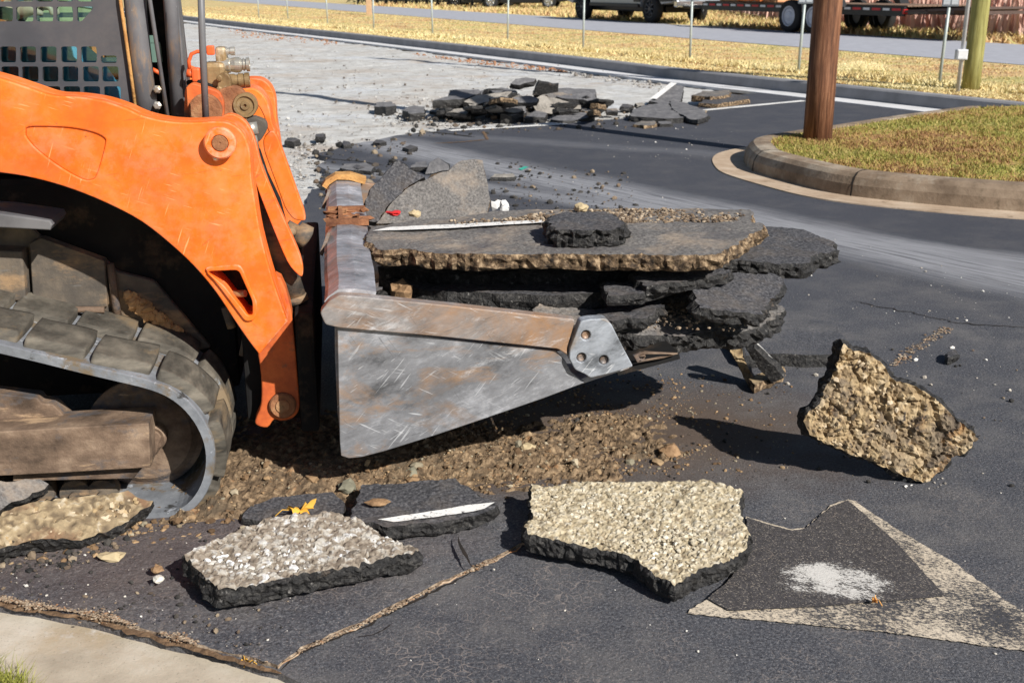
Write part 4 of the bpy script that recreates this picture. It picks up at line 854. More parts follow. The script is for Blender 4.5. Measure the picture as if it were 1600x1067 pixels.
crumbs('grit', 'coarse grit and crumbs strewn over the far half of the large slab', 'grit', [([(780, 345), (860, 330), (1000, 326), (1172, 330), (1150, 347), (1000, 348), (900, 352)], 2600, 1), ([(700, 345), (860, 338), (860, 350), (720, 352)], 300, .7)], rnd_mat('slab_grit', [(0, (.08, .06, .045)), (.5, (.2, .14, .09)), (1, (.42, .34, .25))]), 4, (.002, .0085), z=.6)
crumbs('grit', 'fine grit lying on the thick slab at the bucket mouth', 'grit', [([(965, 510), (1000, 470), (1070, 445), (1085, 470), (1200, 500), (1150, 518)], 700, 1)], rnd_mat('slab_grit', [(0, (.08, .06, .045)), (.5, (.2, .14, .09)), (1, (.42, .34, .25))]), 5, (.002, .008), z=.405)
def line_crumbs(name, label, px, n, spread, mat, z, seed, sz=(.0012, .005)):
    r = random.Random(seed); P_ = [G(x, y, z) for x, y in px]; D = [0]
    for a, b in zip(P_, P_[1:]): D.append(D[-1]+(b-a).length)
    m = MB()
    for k in range(n):
        s_ = r.random()*D[-1]; i = max(j for j in range(len(P_)) if D[j] <= s_); i = min(i, len(P_)-2); t = (s_-D[i])/(D[i+1]-D[i]); p = P_[i].lerp(P_[i+1], t)
        if noise.noise(p*9+Vector((seed, 0, 0)))+.15 < r.uniform(-.25, .3): continue
        w = .4+1.8*abs(noise.noise(p*14)); s2 = sz[0]+(sz[1]-sz[0])*r.random()**3; m.blob((p.x+r.gauss(0, spread)*w, p.y+r.gauss(0, spread)*w, p.z+s2*.3), s2, (1.2, 1, .6), .4, 1)
    return tag(m.build(name, mat), label, 'rubble', kind='stuff')
CR_TAN = rnd_mat('tan_crumbs', [(0, (.14, .09, .055)), (.4, (.26, .19, .13)), (.8, (.4, .33, .25)), (1, (.26, .13, .06))])
line_crumbs('sand_crumbs', 'sandy crumbs along the crack running through the foreground asphalt', [(436, 1044), (470, 1016), (560, 978), (640, 938), (700, 908), (760, 880), (803, 860), (830, 842)], 1100, .0032, CR_TAN, .009, 1, (.0008, .0035))
line_crumbs('sand_crumbs', 'crumbly sand along the pavement edge above the concrete gutter', [(-40, 930), (0, 934), (60, 946), (150, 958), (250, 988), (330, 1010), (435, 1040)], 3200, .007, CR_TAN, .0125, 2, (.0008, .0032))
line_crumbs('sand_crumbs', 'sandy crumbs in the crack between the standing slab and the far asphalt', [(1395, 572), (1430, 545), (1480, 512)], 500, .018, CR_TAN, .003, 3)
# ---------------------------------------------------------------- the far heap
FA = [M('worn_slab_face', [(.3, (.1, .1, .11)), (.7, (.22, .215, .22))], 9, rough=.85, spec=.2, bump=[(30, .7, .02)]), A_BROKE, A_BROKE]
HEAP = 'broken asphalt slabs heaped on the stripped ground'
def hs(label, px, z0, z1, thick=.07, mats=None, seed=0, cat='slab', group=HEAP):
    # px list of the upper face; z interpolates from z0 at the lowest pixel to z1 at the highest
    mats = mats or FA; z0 *= .55; z1 *= .55; ys = [p[1] for p in px]; lo, hi = max(ys), min(ys); cx = sum(p[0] for p in px)/len(px)
    P = plane3((cx, lo, z0), (cx+20, lo, z0), (cx, hi, z1)); return chunk('broken_slab', label, cat, onp(px, P), thick, mats, group, res=.035, jag=.022, side_rough=.016, seed=seed+40, tamp=.005, rings=3)
GT = [M('dusty_slab_face', [(.3, (.2, .18, .16)), (.7, (.4, .37, .33))], 9, rough=.9, bump=[(30, .7, .02)]), A_BROKE, A_BROKE]
hs('dark slab tilted up at the very top of the far heap', [(798, 130), (806, 124), (822, 122), (838, 123), (835, 128), (812, 133)], .5, .62, seed=1)
hs('big pale sandy slab at the upper right of the far heap', [(832, 145), (842, 128), (872, 130), (871, 145), (860, 150)], .22, .5, mats=GT, seed=2)
hs('thick black rectangular slab on the right shoulder of the far heap', [(870, 152), (871, 139), (885, 137), (930, 140), (932, 153), (925, 158)], .2, .36, .1, seed=3)
hs('large pale dusty slab leaning on the right front of the far heap', [(830, 158), (846, 149), (880, 156), (905, 166), (890, 174), (840, 178)], .04, .36, mats=GT, seed=4)
hs('long dark slab jutting out of the left side of the far heap', [(676, 158), (700, 150), (704, 141), (748, 140), (752, 146), (720, 156)], .28, .4, .08, seed=5)
hs('pale rubble faced slab in the middle left of the far heap', [(725, 159), (745, 149), (800, 143), (790, 152), (765, 160), (745, 164)], .22, .42, .08, mats=GT, seed=6)
hs('dark slab with light front edge in the centre of the far heap', [(771, 170), (774, 160), (795, 158), (820, 168), (822, 176), (780, 180)], .05, .26, .06, seed=7)
hs('small pale block at the front foot of the far heap', [(782, 180), (788, 172), (816, 171), (818, 177), (800, 181)], .09, .13, .1, mats=[GT[0], A_BROKE, A_BROKE], seed=8)
hs('flat dark slab at the front right foot of the far heap', [(818, 184), (836, 173), (856, 176), (852, 184)], .05, .1, .06, seed=9)
hs('long flat slab beside the white line at the right foot of the far heap', [(860, 188), (872, 180), (930, 174), (926, 184), (880, 190)], .04, .08, .05, seed=10)
hs('grey slab lying at the left of the pair on the right of the far heap', [(985, 182), (988, 172), (1006, 165), (1045, 160), (1050, 172), (1068, 184), (1040, 186)], .09, .12, .1, seed=11)
hs('grey slab lying at the right of the pair on the right of the far heap', [(1046, 158), (1070, 160), (1100, 172), (1106, 182), (1090, 188), (1072, 184), (1052, 172)], .09, .13, .09, seed=12)
q1 = hs('tilted slab painted with a broad white stripe behind the right pair', [(1014, 158), (1048, 132), (1068, 135), (1064, 158), (1030, 162)], .1, .34, .06, seed=13)
P = plane3((1040, 162, .055), (1060, 162, .055), (1040, 132, .187)); child_sheet('painted_stripe', [(1016, 157), (1048, 132), (1058, 133), (1026, 158)], P, .022, P_LINE, q1, .002, .06)
hs('flat brown piece in front of the right pair of the far heap', [(990, 194), (1000, 189), (1022, 189), (1024, 194), (1008, 197)], .05, .06, .05, mats=[A_DUST, A_BROWN, A_BROWN], seed=14)
hs('small grey piece between the two flat brown ones, front right of the far heap', [(1030, 190), (1048, 190), (1052, 194), (1032, 195)], .05, .06, .05, seed=15)
q2 = hs('long slab with white stripe and brown edge by the far gutter', [(1092, 161), (1100, 156), (1166, 150), (1170, 155), (1120, 163)], .08, .1, .08, mats=[A_TOP, A_BROWN, A_BROKE], seed=16)
hs('brown topped slab stacked behind the striped one by the far gutter', [(1080, 149), (1100, 143), (1140, 142), (1142, 148), (1110, 152)], .15, .17, .07, mats=[A_DUST, A_BROWN, A_BROKE], seed=17)
hs('short dark slab lying alone left of the far heap', [(585, 166), (590, 160), (612, 159), (618, 165), (604, 168)], .1, .12, .1, seed=18)
hs('low slab between the lone slab and the far heap', [(630, 172), (645, 164), (662, 168), (664, 176), (640, 178)], .08, .14, .08, seed=19)
hs('dark triangular slab poking up behind the bucket load', [(664, 270), (672, 254), (684, 246), (700, 258), (702, 266)], .03, .22, .05, seed=20, group=None)
hs('flat grey slab left of the triangular one behind the bucket', [(642, 262), (650, 254), (665, 252), (668, 262)], .06, .08, .06, seed=21, group=None)
hs('grey slab lying on the edge of the broken pavement behind the loader arm', [(531, 264), (536, 256), (572, 254), (586, 262), (578, 268)], .05, .07, .06, seed=22, group=None)
hs('small flat slab on the asphalt right of the leaning bucket slabs', [(766, 277), (772, 272), (802, 272), (803, 277)], .05, .05, .05, mats=GT, seed=23, group=None)
r_ = random.Random(11)
def rndpoly(cx, cy, rx, ry): 
    k = r_.randint(4, 6); a0 = r_.random()*6; return [(cx+rx*math.cos(a0+i*6.283/k)*r_.uniform(.75, 1.15), cy+ry*math.sin(a0+i*6.283/k)*r_.uniform(.75, 1.15)) for i in range(k)]
for i in range(80):
    t = r_.random(); cx = 690+t*250; ph = max(0, 1-abs(cx-805)/125); z = r_.uniform(.03, .1+.3*ph); sz = r_.uniform(7, 25)
    base = 184-r_.random()*24; cy = base - z*.55*150
    hs('small dark broken piece wedged in the far heap', rndpoly(cx, cy, sz, sz*.24), z, z+r_.uniform(-.05, .2), r_.uniform(.03, .05), r_.choice([AB, FA, GT, GT, GT, [A_DUST, A_BROWN, A_BROKE]]), 30+i, group='small broken pieces in the far heap')
for i in range(14):
    cx = 940+r_.random()*250; cy = 178-(cx-940)*.13+r_.uniform(-8, 5)
    hs('small broken piece scattered between the far heap and the gutter', rndpoly(cx, cy, r_.uniform(5, 14), r_.uniform(2, 4)), .05, .1, .05, r_.choice([AB, GT, [A_DUST, A_BROWN, A_BROKE]]), 110+i, group='small broken pieces by the far gutter')
for i, (cx, cy) in enumerate([(540, 224), (592, 221), (560, 262), (612, 268), (520, 300), (500, 212), (456, 218), (640, 230), (505, 282)]):
    hs('small dark lump lying on the broken edge beyond the bucket', rndpoly(cx, cy, r_.uniform(8, 13), 4), .05, .07, .05, AB, 130+i, cat='lump', group='small lumps along the broken pavement edge')
# ---------------------------------------------------------------- compact track loader (own frame: x forward, y across, z up)
LD = empty('track_loader', LO, HA); tag(LD, 'orange tracked loader carrying broken pavement slabs in its steel bucket', 'loader')
def mesh(name, m, mat, parent): return m.build(name, mat, parent)
ARM = empty('lift_arm', parent=LD)
out = [(-120, 96), (-60, 108), (0, 123), (43, 137), (80, 149), (113, 151), (140, 154), (165, 159), (195, 169), (225, 182), (262, 190), (300, 192), (340, 190), (362, 194), (378, 207), (387, 225), (391, 245), (393, 280), (398, 312), (408, 370), (427, 440), (449, 503), (405, 554), (388, 532), (366, 500), (336, 455), (302, 415), (262, 378), (222, 347), (180, 324), (132, 303), (85, 287), (40, 276), (0, 270), (-60, 262), (-140, 256)]
Q = .10
P2 = PP(out, Q); k = 21
arm = [tuple(v)[:2] for v in smooth([Vector((*p, 0)) for p in P2[:22]], 4, False)] + [tuple(v)[:2] for v in smooth([Vector((*p, 0)) for p in P2[22:]], 3, False)]
recess = [tuple(v)[:2] for v in smooth([Vector((*p, 0)) for p in PP([(40, 206), (44, 199), (70, 198), (110, 200), (145, 207), (163, 216), (164, 226), (158, 250), (150, 274), (143, 281), (128, 280), (95, 262), (60, 236), (42, 216)], Q)], 3)]
rec2 = recess
hole2 = rround(PP([(318, 415), (378, 413), (402, 470), (400, 500), (384, 502), (344, 450)], Q+.09), .01)
hole = rround(PP([(323, 422), (374, 420), (396, 470), (396, 492), (387, 494), (350, 447)], Q), .012)
plate('arm_box', [arm, recess, hole], Q, Q+.035, ORANGE, ARM, .004)
plate('arm_box_back', [arm, hole], Q+.0355, Q+.11, ORANGE, ARM, .003)
plate('pressed_panel', [rec2], Q+.006, Q+.03, ORANGE, ARM, .002)
plate('pocket_shade', [hole2], Q+.095, Q+.1, BLACKM, ARM, .001)  # black sheet standing in for the shade inside the hollow arm
ring = rround(PP([(318, 417), (376, 412), (403, 474), (399, 499), (384, 502), (345, 450)], Q), .015)
plate('pocket_rim', [ring, rround(PP([(324, 423), (373, 421), (395, 470), (395, 491), (387, 492), (351, 446)], Q), .01)], Q-.008, Q+.004, ORANGE, ARM, .003)
m = MB(); c = L3(376, 458, Q+.03); m.tube([c+Vector((-.03, .02, -.006)), c+Vector((.012, -.005, .0))], .009, 10); mesh('pocket_pin', m, BRASS, ARM)
c = L3(345, 222, Q)
m = MB(); m.sm = False; m.lathe(c, (0, -1, 0), [(0, .038), (.024, .038), (.028, .034), (.028, .021), (.022, .020), (.022, 0)], 40); bs = mesh('pivot_boss', m, ORANGE, ARM)
m = MB(); m.lathe(c, (0, -1, 0), [(.02, .019), (.0255, .019), (.027, .017), (.0265, .003), (.024, 0)], 28); mesh('pivot_pin', m, RUST, bs)
m = MB(); m.lathe(L3(338, 246, Q), (0, -1, 0), [(0, .008), (.012, .008), (.014, .006), (.02, .004), (.02, 0)], 8); mesh('grease_fitting', m, CHROME, bs)
# lower plate with the bucket pivot
lower = [tuple(v)[:2] for v in smooth([Vector((*p, 0)) for p in PP([(398, 500), (430, 430), (452, 470), (460, 530), (466, 600), (468, 636), (458, 652), (440, 657), (428, 655), (418, 667), (402, 664), (399, 655), (408, 630), (408, 585), (402, 545)], .21)], 3)]
plate('arm_tip', [lower], .205, .26, ORANGE_D, ARM, .005)
m = MB(); m.lathe(L3(442, 632, .205), (0, -1, 0), [(-.01, .036), (.01, .036), (.014, .032), (.012, .02), (.016, .018), (.016, .006), (.012, 0)], 32); mesh('pivot_pin', m, RUST, ARM)
# narrow guard with rounded top, and broad guard plate
g1 = PP([(346, 183), (360, 178), (376, 184), (389, 197), (399, 220), (411, 264), (441, 335), (465, 389), (473, 416), (472, 431), (463, 426), (449, 408), (429, 362), (399, 285), (390, 250), (382, 225), (372, 207), (358, 193), (348, 190)], .23)
plate('hose_guard', [[tuple(v)[:2] for v in smooth([Vector((*p, 0)) for p in g1], 3)]], .225, .26, ORANGE, LD, .003)
g2 = PP([(411, 216), (426, 201), (434, 212), (476, 330), (478, 343), (470, 344), (458, 341), (446, 325), (413, 235)], .40)
plate('hose_guard', [rround(g2, .012)], .385, .425, ORANGE, LD, .004)
g3 = PP([(368, 141), (384, 137), (400, 138), (414, 150), (422, 168), (426, 190), (433, 208), (426, 212), (419, 200), (414, 182), (404, 163), (390, 150), (374, 148)], .43)
plate('guard_arch', [[tuple(v)[:2] for v in smooth([Vector((*p, 0)) for p in g3], 3)]], .40, .52, ORANGE, LD, .004)
# tilt cylinder
m = MB(); a = L3(394, 262, .30); b = L3(460, 462, .30); d = (b-a).normalized()
m.tube([a, b], .031, 24); m.tube([b, b+d*.004, b+d*.018], [.031, .034, .034], 24); m.tube([b+d*.018, b+d*.06], .014, 12); mesh('tilt_cylinder', m, DIRTY, LD)
m = MB(); a = L3(448, 352, .34); b = L3(480, 372, .34); d = (b-a).normalized(); m.tube([a, a+d*.03, a+d*.032, b, b+d*.006], [.016, .018, .03, .034, .02], 20)
m.blob(L3(455, 362, .31), .014, (1, 1, 1), .2, 2); mesh('hose_swivel', m, DIRTY, LD)
# linkage, roller and brackets behind the arm top
lk = PP([(290, 138), (300, 128), (345, 142), (352, 160), (350, 200), (288, 200)], .36)
plate('link_plate', [rround(lk, .02)], .34, .38, ORANGE_D, LD, .004)
m = MB(); m.lathe(L3(322, 172, .34), (0, -1, 0), [(0, .042), (.012, .042), (.014, .038), (.014, 0)], 28); mesh('link_disc', m, RUST, LD)
lk = PP([(336, 142), (365, 135), (382, 145), (386, 200), (350, 200), (340, 185)], .33)
plate('link_plate', [rround(lk, .02)], .36, .40, RUST, LD, .004)
m = MB(); m.lathe(L3(383, 165, .36), (0, -1, 0), [(-.05, .032), (.0, .032), (.006, .030), (.006, .024), (.001, .022), (.001, .012), (.006, .011), (.006, .004), (-.004, .003), (-.004, 0)], 32); mesh('guide_roller', m, BRASS, LD)
lk = PP([(380, 186), (398, 178), (418, 186), (420, 198), (410, 215), (400, 222), (384, 206)], .42)
plate('link_plate', [rround(lk, .012)], .36, .41, DIRTY, LD, .004)
m = MB(); a = L3(391, 192, .33); m.tube([a, a+Vector((.004, -.004, -.03))], .017, 14); m.tube([a+Vector((.004, -.004, -.03)), a+Vector((.012, -.005, -.075))], .010, 12); m.mi = 1
m.tube([a+Vector((.01, -.005, -.07)), a+Vector((.03, -.01, -.13)), a+Vector((.06, -.01, -.2)), a+Vector((.08, 0, -.3))], [.012, .008, .006, .004], 8); mesh('hose_fitting', m, [CHROME, BLACKM], LD)
# hydraulic couplers
HC = empty('hydraulic_coupler_block', parent=LD); q = .42
m = MB()
def ax(m, x0, y0, x1, y1, prof, q=q):                     # lathe between two photo points on a vertical plane
    a, b = L3(x0, y0, q), L3(x1, y1, q); ln = (b-a).length; m.lathe(a, b-a, [(h*ln, r) for h, r in prof], 24)
m.box(L3(337, 118, q), (.055, .07, .07), bev=.012); m.box(L3(347, 96, q+.01), (.028, .05, .075), bev=.008)
ax(m, 330, 122, 350, 122, [(0, 0), (0, .03), (.2, .034), (.8, .034), (1, .03), (1, 0)]); mesh('valve_body', m, BRASS, HC)
m = MB(); ax(m, 340, 103, 390, 101, [(0, .018), (.38, .02), (.4, .017), (.55, .02), (.7, .02), (.7, .017), (.74, .017), (.74, .014), (.8, .014), (.8, .0165), (.84, .0165), (.84, .014), (.9, .014), (.9, .018), (1, .018), (1, .010), (.9, .009), (.9, 0)]); mesh('coupler', m, CHROME, HC)
m = MB(); ax(m, 345, 128, 390, 125, [(0, .018), (.5, .018), (.5, .0155), (.62, .0155), (.62, .018), (.8, .018), (.8, .0155), (.84, .0155), (.84, .019), (1, .019), (1, .012), (.9, .011), (.9, 0)]); mesh('coupler', m, BRASS, HC)
m = MB(); ax(m, 344, 81, 367, 80, [(0, .011), (.45, .012), (.5, .009), (.7, .009), (.7, .011), (1, .011), (1, .006), (.9, 0)]); m.tube([L3(346, 76, q), L3(346, 112, q)], .014, 14); mesh('coupler', m, CHROME, HC)
m = MB(); br = PP([(341, 117), (352, 112), (361, 120), (362, 150), (344, 150), (340, 140)], q-.04)
plate('bracket', [rround(br, .008)], q-.05, q-.02, BRASS, HC, .003)
for y in (122, 140): m.lathe(L3(343, y, q-.05), (0, -1, 0), [(0, .008), (.006, .008), (.007, .004), (.007, 0)], 8)
mesh('bolt', m, BRASS, HC)
OR2 = flat('red_orange_handle', (.72, .12, .03), .5)
m = MB(); m.tube([L3(*p, q-.02) for p in [(296, 108), (295, 96), (299, 85), (308, 81), (322, 81), (330, 80)]], .005, 10); m.box(L3(329, 79, q-.02), (.02, .02, .024), bev=.004); mesh('lever', m, OR2, HC)
m = MB(); m.box(L3(307, 117, q-.02), (.022, .03, .036), bev=.006); m.tube([L3(292, 114, q-.02), L3(302, 116, q-.02)], .011, 12); m.tube([L3(312, 117, q), L3(326, 118, q)], .014, 14); mesh('valve_cap', m, OR2, HC)
m = MB(); m.tube([L3(295, 130, q), L3(312, 128, q-.03), L3(330, 134, q-.03), L3(345, 142, q), L3(370, 140, q)], .008, 10); mesh('hose', m, BLACKM, HC)
m = MB(); m.tube([L3(312, -80, .24), L3(316, 60, .24), L3(322, 196, .24)], [.0085]*3, 14); mesh('grab_rod', m, TUBEM, LD)
# ---- cab
CAB = empty('cab', parent=LD); qc = .42
def hole_px(x0, y0, x1, y1, c=2.5): return rround(PP([(x0, y0), (x1, y0), (x1, y1), (x0, y1)], qc), .006, 2)
holes = []
for (y0, y1, xs) in ((73, 98, [(-30, -6), (1, 26), (32, 57), (64, 89), (96, 121), (127, 152)]), (104, 128, [(-28, -3), (3, 30), (35, 61), (67, 92), (98, 123), (130, 155), (160, 186)]),
                     (135, 159, [(-27, 0), (6, 32), (38, 64), (69, 95), (100, 126), (131, 157), (163, 189)]), (166, 185, [(103, 128), (134, 160), (166, 191)]),
                     (-20, 3, [(-8, 21), (26, 53), (57, 84), (89, 115), (121, 146)]), (11, 34, [(-8, 21), (26, 53), (57, 84), (89, 115)]), (-50, -27, [(-8, 21), (26, 53), (57, 84), (89, 115), (121, 146)]), (-81, -57, [(-8, 21), (26, 53), (57, 84), (89, 115), (121, 146)])):
    for x0, x1 in xs: holes.append(hole_px(x0, y0, x1, y1))
holes.append(hole_px(158, 87, 183, 99))
holes.append(rround(PP([(121, 11), (146, 11), (146, 14), (128, 34), (121, 34)], qc), .004, 2))
plate_cdt('side_panel', [PP([(-160, -230), (176, -230), (190, 0), (214, 200), (-160, 200)], qc)]+holes, qc-.006, qc+.006, CABM, CAB)
gl = PP([(-150, -220), (170, -220), (184, 0), (200, 195), (-150, 195)], qc+.03)
plate('side_glass', [gl], qc+.03, qc+.034, GLASS, CAB, .001)
m = MB(); m.tube([L3(184, -90, qc-.02), L3(188, 0, qc-.02), L3(201, 90, qc-.02), L3(214, 186, qc-.02)], .0045, 8); mesh('brake_line', m, RUST_O, CAB)
m = MB(); m.tube([L3(203, -230, qc), L3(210, 0, qc), L3(221, 100, qc), L3(232, 195, qc)], [.027, .027, .028, .03], 24); mesh('pillar', m, TUBEM, CAB)
m = MB(); m.tube([L3(224, -90, qc-.03), L3(234, 0, qc-.03), L3(264, 196, qc-.03)], .0055, 10); mesh('door_strut', m, TUBEM, CAB)
m = MB(); m.tube([L3(252, -90, qc+.05), L3(258, 0, qc+.05), L3(276, 196, qc+.05)], .004, 8); mesh('door_strut', m, RUST_O, CAB)
m = MB(); m.tube([L3(262, -230, qc+.02), L3(266, 0, qc+.02), L3(279, 196, qc+.02)], [.018]*3, 20); mesh('door_frame', m, TUBEM, CAB)
pf = PP([(268, -230), (275, -230), (281, 0), (299, 196), (280, 196)], qc+.06); plate('pillar', [pf], qc+.02, qc+.09, TUBEM, CAB, .006)
pf = PP([(214, -230), (268, -230), (285, 200), (225, 200)], qc+.12); plate('cab_interior_shade', [pf], qc+.10, qc+.13, BLACKM, CAB, .002)  # black sheet painted in place of the unlit cab interior behind the pillars
m = MB()
for y in (140, 165): m.lathe(L3(246, y, qc-.03), (0, -1, 0), [(-.03, .007), (0, .011), (.004, .011), (.005, .0085), (.013, .0085), (.014, .006), (.014, 0)], 6)
mesh('hinge_bolt', m, CHROME, CAB)
m = MB(); m.box(L3(241, 82, qc+.03), (.035, .02, .05)); m.box(L3(237, 62, qc+.03), (.03, .02, .02)); mesh('door_seal_glass', m, flat('pale_green_plastic', (.12, .2, .17), .3), CAB)
m = MB(); m.tube([L3(236, 108, qc+.02), L3(252, 116, qc+.02)], .006, 8); mesh('door_latch', m, OR2, CAB)
# rest of the cab: far side, roof, floor, rear, front glass
x0, z0 = L(-160, 0, qc); xF, _ = L(215, 150, qc); zT = 2.12; zB = .86
m = MB(); m.box(((x0+xF)/2, .8, zT), (xF-x0, .8, .06), bev=.02); mesh('roof', m, CABM, CAB)
m = MB(); m.box(((x0+xF)/2, .8, zB-.02), (xF-x0, .76, .04)); m.box((x0+.02, .8, 1.1), (.04, .74, .5)); mesh('cab_floor', m, BLACKM, CAB)
fh = []
for i in range(9):
    for j in range(14): fh.append([(xF-.12-i*.06-.045, 1.0+j*.07), (xF-.12-i*.06, 1.0+j*.07), (xF-.12-i*.06, 1.055+j*.07), (xF-.12-i*.06-.045, 1.055+j*.07)])
plate_cdt('side_panel', [[(x0, zB), (xF, zB), (xF-.04, zT-.03), (x0, zT-.03)]]+fh, 1.18, 1.192, CABM, CAB)
m = MB(); m.tube([(xF+.02, 1.19, zB-.1), (xF-.02, 1.19, zT)], .03, 16); mesh('pillar', m, TUBEM, CAB)
ST = empty('seat', parent=CAB); xs = xF-.62
m = MB(); m.box((xs, .8, 1.0), (.46, .48, .12), bev=.04); mesh('cushion', m, flat('black_vinyl', (.03, .03, .032), .5), ST)
m = MB(); m.box((xs-.26, .8, 1.32), (.12, .46, .6), bev=.05); mesh('backrest', m, bpy.data.materials['black_vinyl'], ST)
m = MB(); m.box((xs, .8, .9), (.3, .3, .1)); mesh('pedestal', m, BLACKM, ST)
for qq in (.56, 1.04):
    m = MB(); m.box((xs+.1, qq, 1.05), (.3, .08, .1), bev=.02); m.tube([(xs+.18, qq, 1.09), (xs+.2, qq, 1.2)], .01, 10); m.blob((xs+.2, qq, 1.22), .028, (.8, .8, 1.2), .05, 2); mesh('joystick_console', m, flat('grey_plastic', (.1, .1, .105), .5), CAB)
# ---- chassis
m = MB(); xa = L(352, 300, .42)[0]; xb = L(-160, 300, .42)[0]-.5
m.box(((xa+xb)/2, .8, .5), (xa-xb, .76, .62), bev=.02); ch = mesh('chassis', m, BLACKM, LD)
m = MB(); m.box(((xb+x0)/2+.1, .8, 1.15), (x0-xb-.02, .74, .62), bev=.06); mesh('engine_cover', m, ORANGE, LD)
sp = PP([(-120, 350), (42, 352), (63, 372), (165, 408), (180, 425), (240, 440), (330, 545), (250, 560), (150, 520), (-120, 480)], .38)
plate('side_skirt', [rround(sp, .01)], .385, .41, DIRTY, LD, .006)
sp = PP([(46, 380), (64, 372), (163, 408), (168, 480), (52, 478)], .35)
plate('side_box', [rround(sp, .005)], .35, .39, DIRTY, LD, .003)
sp = PP([(-120, 385), (36, 392), (42, 470), (-120, 462)], .33); plate('side_box', [rround(sp, .006)], .32, .39, DIRTY, LD, .006)
m = MB(); m.tube([L3(48, 483, .335), L3(163, 484, .335)], .009, 10); mesh('skirt_rail', m, DIRTY_L, LD)
m = MB(); m.tube([L3(172, 412, .37), L3(184, 498, .37)], [.01, .012], 10); mesh('skirt_rib', m, DIRTY_L, LD)
sp = PP([(-140, 326), (0, 334), (78, 345), (82, 352), (78, 360), (0, 356), (-140, 350)], .2); plate('step', [sp], .2, .36, TUBEM, LD, .004)
m = MB(); r9 = random.Random(5)
for i in range(150):
    t = r9.random(); px = 205+t*70+r9.uniform(-8, 8); py = 472+t*52+r9.uniform(-14, 6)*(1-t*.5); m.blob(L3(px, py, .37+r9.uniform(-.01, .015)), r9.uniform(.006, .016), (1, .8, 1), .4, 1)
mesh('mud_clump', m, flat('orange_mud', (.5, .29, .13), .95, 0, .3), LD)
m = MB(); a = L3(345, 455, .4)
for p, q2_, r in (((352, 480), (362, 512), .012), ((385, 520), (378, 555), .009)): m.tube([L3(*p, .3), L3(*q2_, .3)], r, 10)
mesh('hose', m, DIRTY, LD)
# quick attach frame between arm and bucket (in deep shade)
m = MB(); xq = L(500, 600, .3)[0]
m.box((xq-.03, .8, .3), (.05, 1.2, .34), bev=.01); m.box((xq-.12, .28, .3), (.16, .05, .3), bev=.01); m.box((xq-.12, 1.32, .3), (.16, .05, .3), bev=.01); m.box((xq-.1, .4, .5), (.12, .06, .1), bev=.01)
mesh('quick_attach', m, BLACKM, LD)
m = MB()
for k in range(5): m.tube([(xq-.28+k*.02, .42+k*.03, .9-k*.05), (xq-.2, .4+k*.03, .7), (xq-.1, .42+k*.02, .55+.01*k), (xq-.16, .45+k*.03, .4)], .011, 8)
mesh('hose', m, BLACKM, LD)
# ---- track
TR = empty('track', parent=LD); TW = .38
loopP = [(-140, 520), (-60, 538), (0, 552), (60, 566), (120, 581), (175, 594), (225, 606), (258, 618), (285, 637), (306, 663), (319, 693), (322, 722), (317, 750), (304, 775), (284, 793), (255, 800)]
lp = [Vector((*L(x, y, 0), 0)) for x, y in loopP]; zb = lp[-1].y
rear = lp[0]; lp2 = [Vector((-1.0, zb, 0)), Vector((-1.25, zb, 0)), Vector((-1.4, zb+.04, 0)), Vector((-1.5, zb+.13, 0)), Vector((-1.48, zb+.24, 0)), Vector((-1.32, .46, 0)), Vector((-1.1, .52, 0)), Vector((-.9, .5, 0))]
lp2 = [p+Vector((0, 0, 0)) for p in lp2 if True]
cl = smooth(lp+[Vector((-.2, zb, 0)), Vector((-.6, zb, 0))]+lp2, 4)
# resample evenly
def resample(P, n):
    d = [0]; Nn = len(P)
    for i in range(Nn): d.append(d[-1]+(P[(i+1) % Nn]-P[i]).length)
    out = []; j = 0
    for k in range(n):
        s = d[-1]*k/n
        while d[j+1] < s: j += 1
        t = (s-d[j])/max(1e-9, d[j+1]-d[j]); out.append(P[j % Nn].lerp(P[(j+1) % Nn], t))
    return out, d[-1]
CLP, LEN = resample(cl, 220)
area = sum(CLP[i].x*CLP[(i+1) % 220].y-CLP[(i+1) % 220].x*CLP[i].y for i in range(220)); sg = 1 if area > 0 else -1
def tn(i):
    e = (CLP[(i+1) % 220]-CLP[i-1]).normalized(); return e, Vector((e.y*sg, -e.x*sg, 0))
m = MB(); th = .022; n_ = 220; vs = []; prof = [(0, 0), (th*.9, 0), (th, .006)]+[(th, TW*k/6) for k in range(1, 6)]+[(th, TW-.006), (th*.9, TW), (0, TW), (0, TW*.66), (0, TW*.33)]
for i in range(n_):
    e, nr = tn(i)
    for h, q_ in prof: p = CLP[i]+nr*h; vs.append((p.x, q_, p.y))
k_ = len(prof); m.sm = False
m.add(vs, [[i*k_+j, ((i+1) % n_)*k_+j, ((i+1) % n_)*k_+(j+1) % k_, i*k_+(j+1) % k_] for i in range(n_) for j in range(k_)]); belt = mesh('belt', m, RUBBER, TR)
m = MB(); nl = max(10, round(LEN/.155)); m.sm = True
def at(s):
    f = (s/LEN*n_) % n_; i = int(f); t = f-i; e, nr = tn(i); e2, nr2 = tn((i+1) % n_); return CLP[i].lerp(CLP[(i+1) % n_], t), nr.lerp(nr2, t).normalized()
rl = random.Random(3)
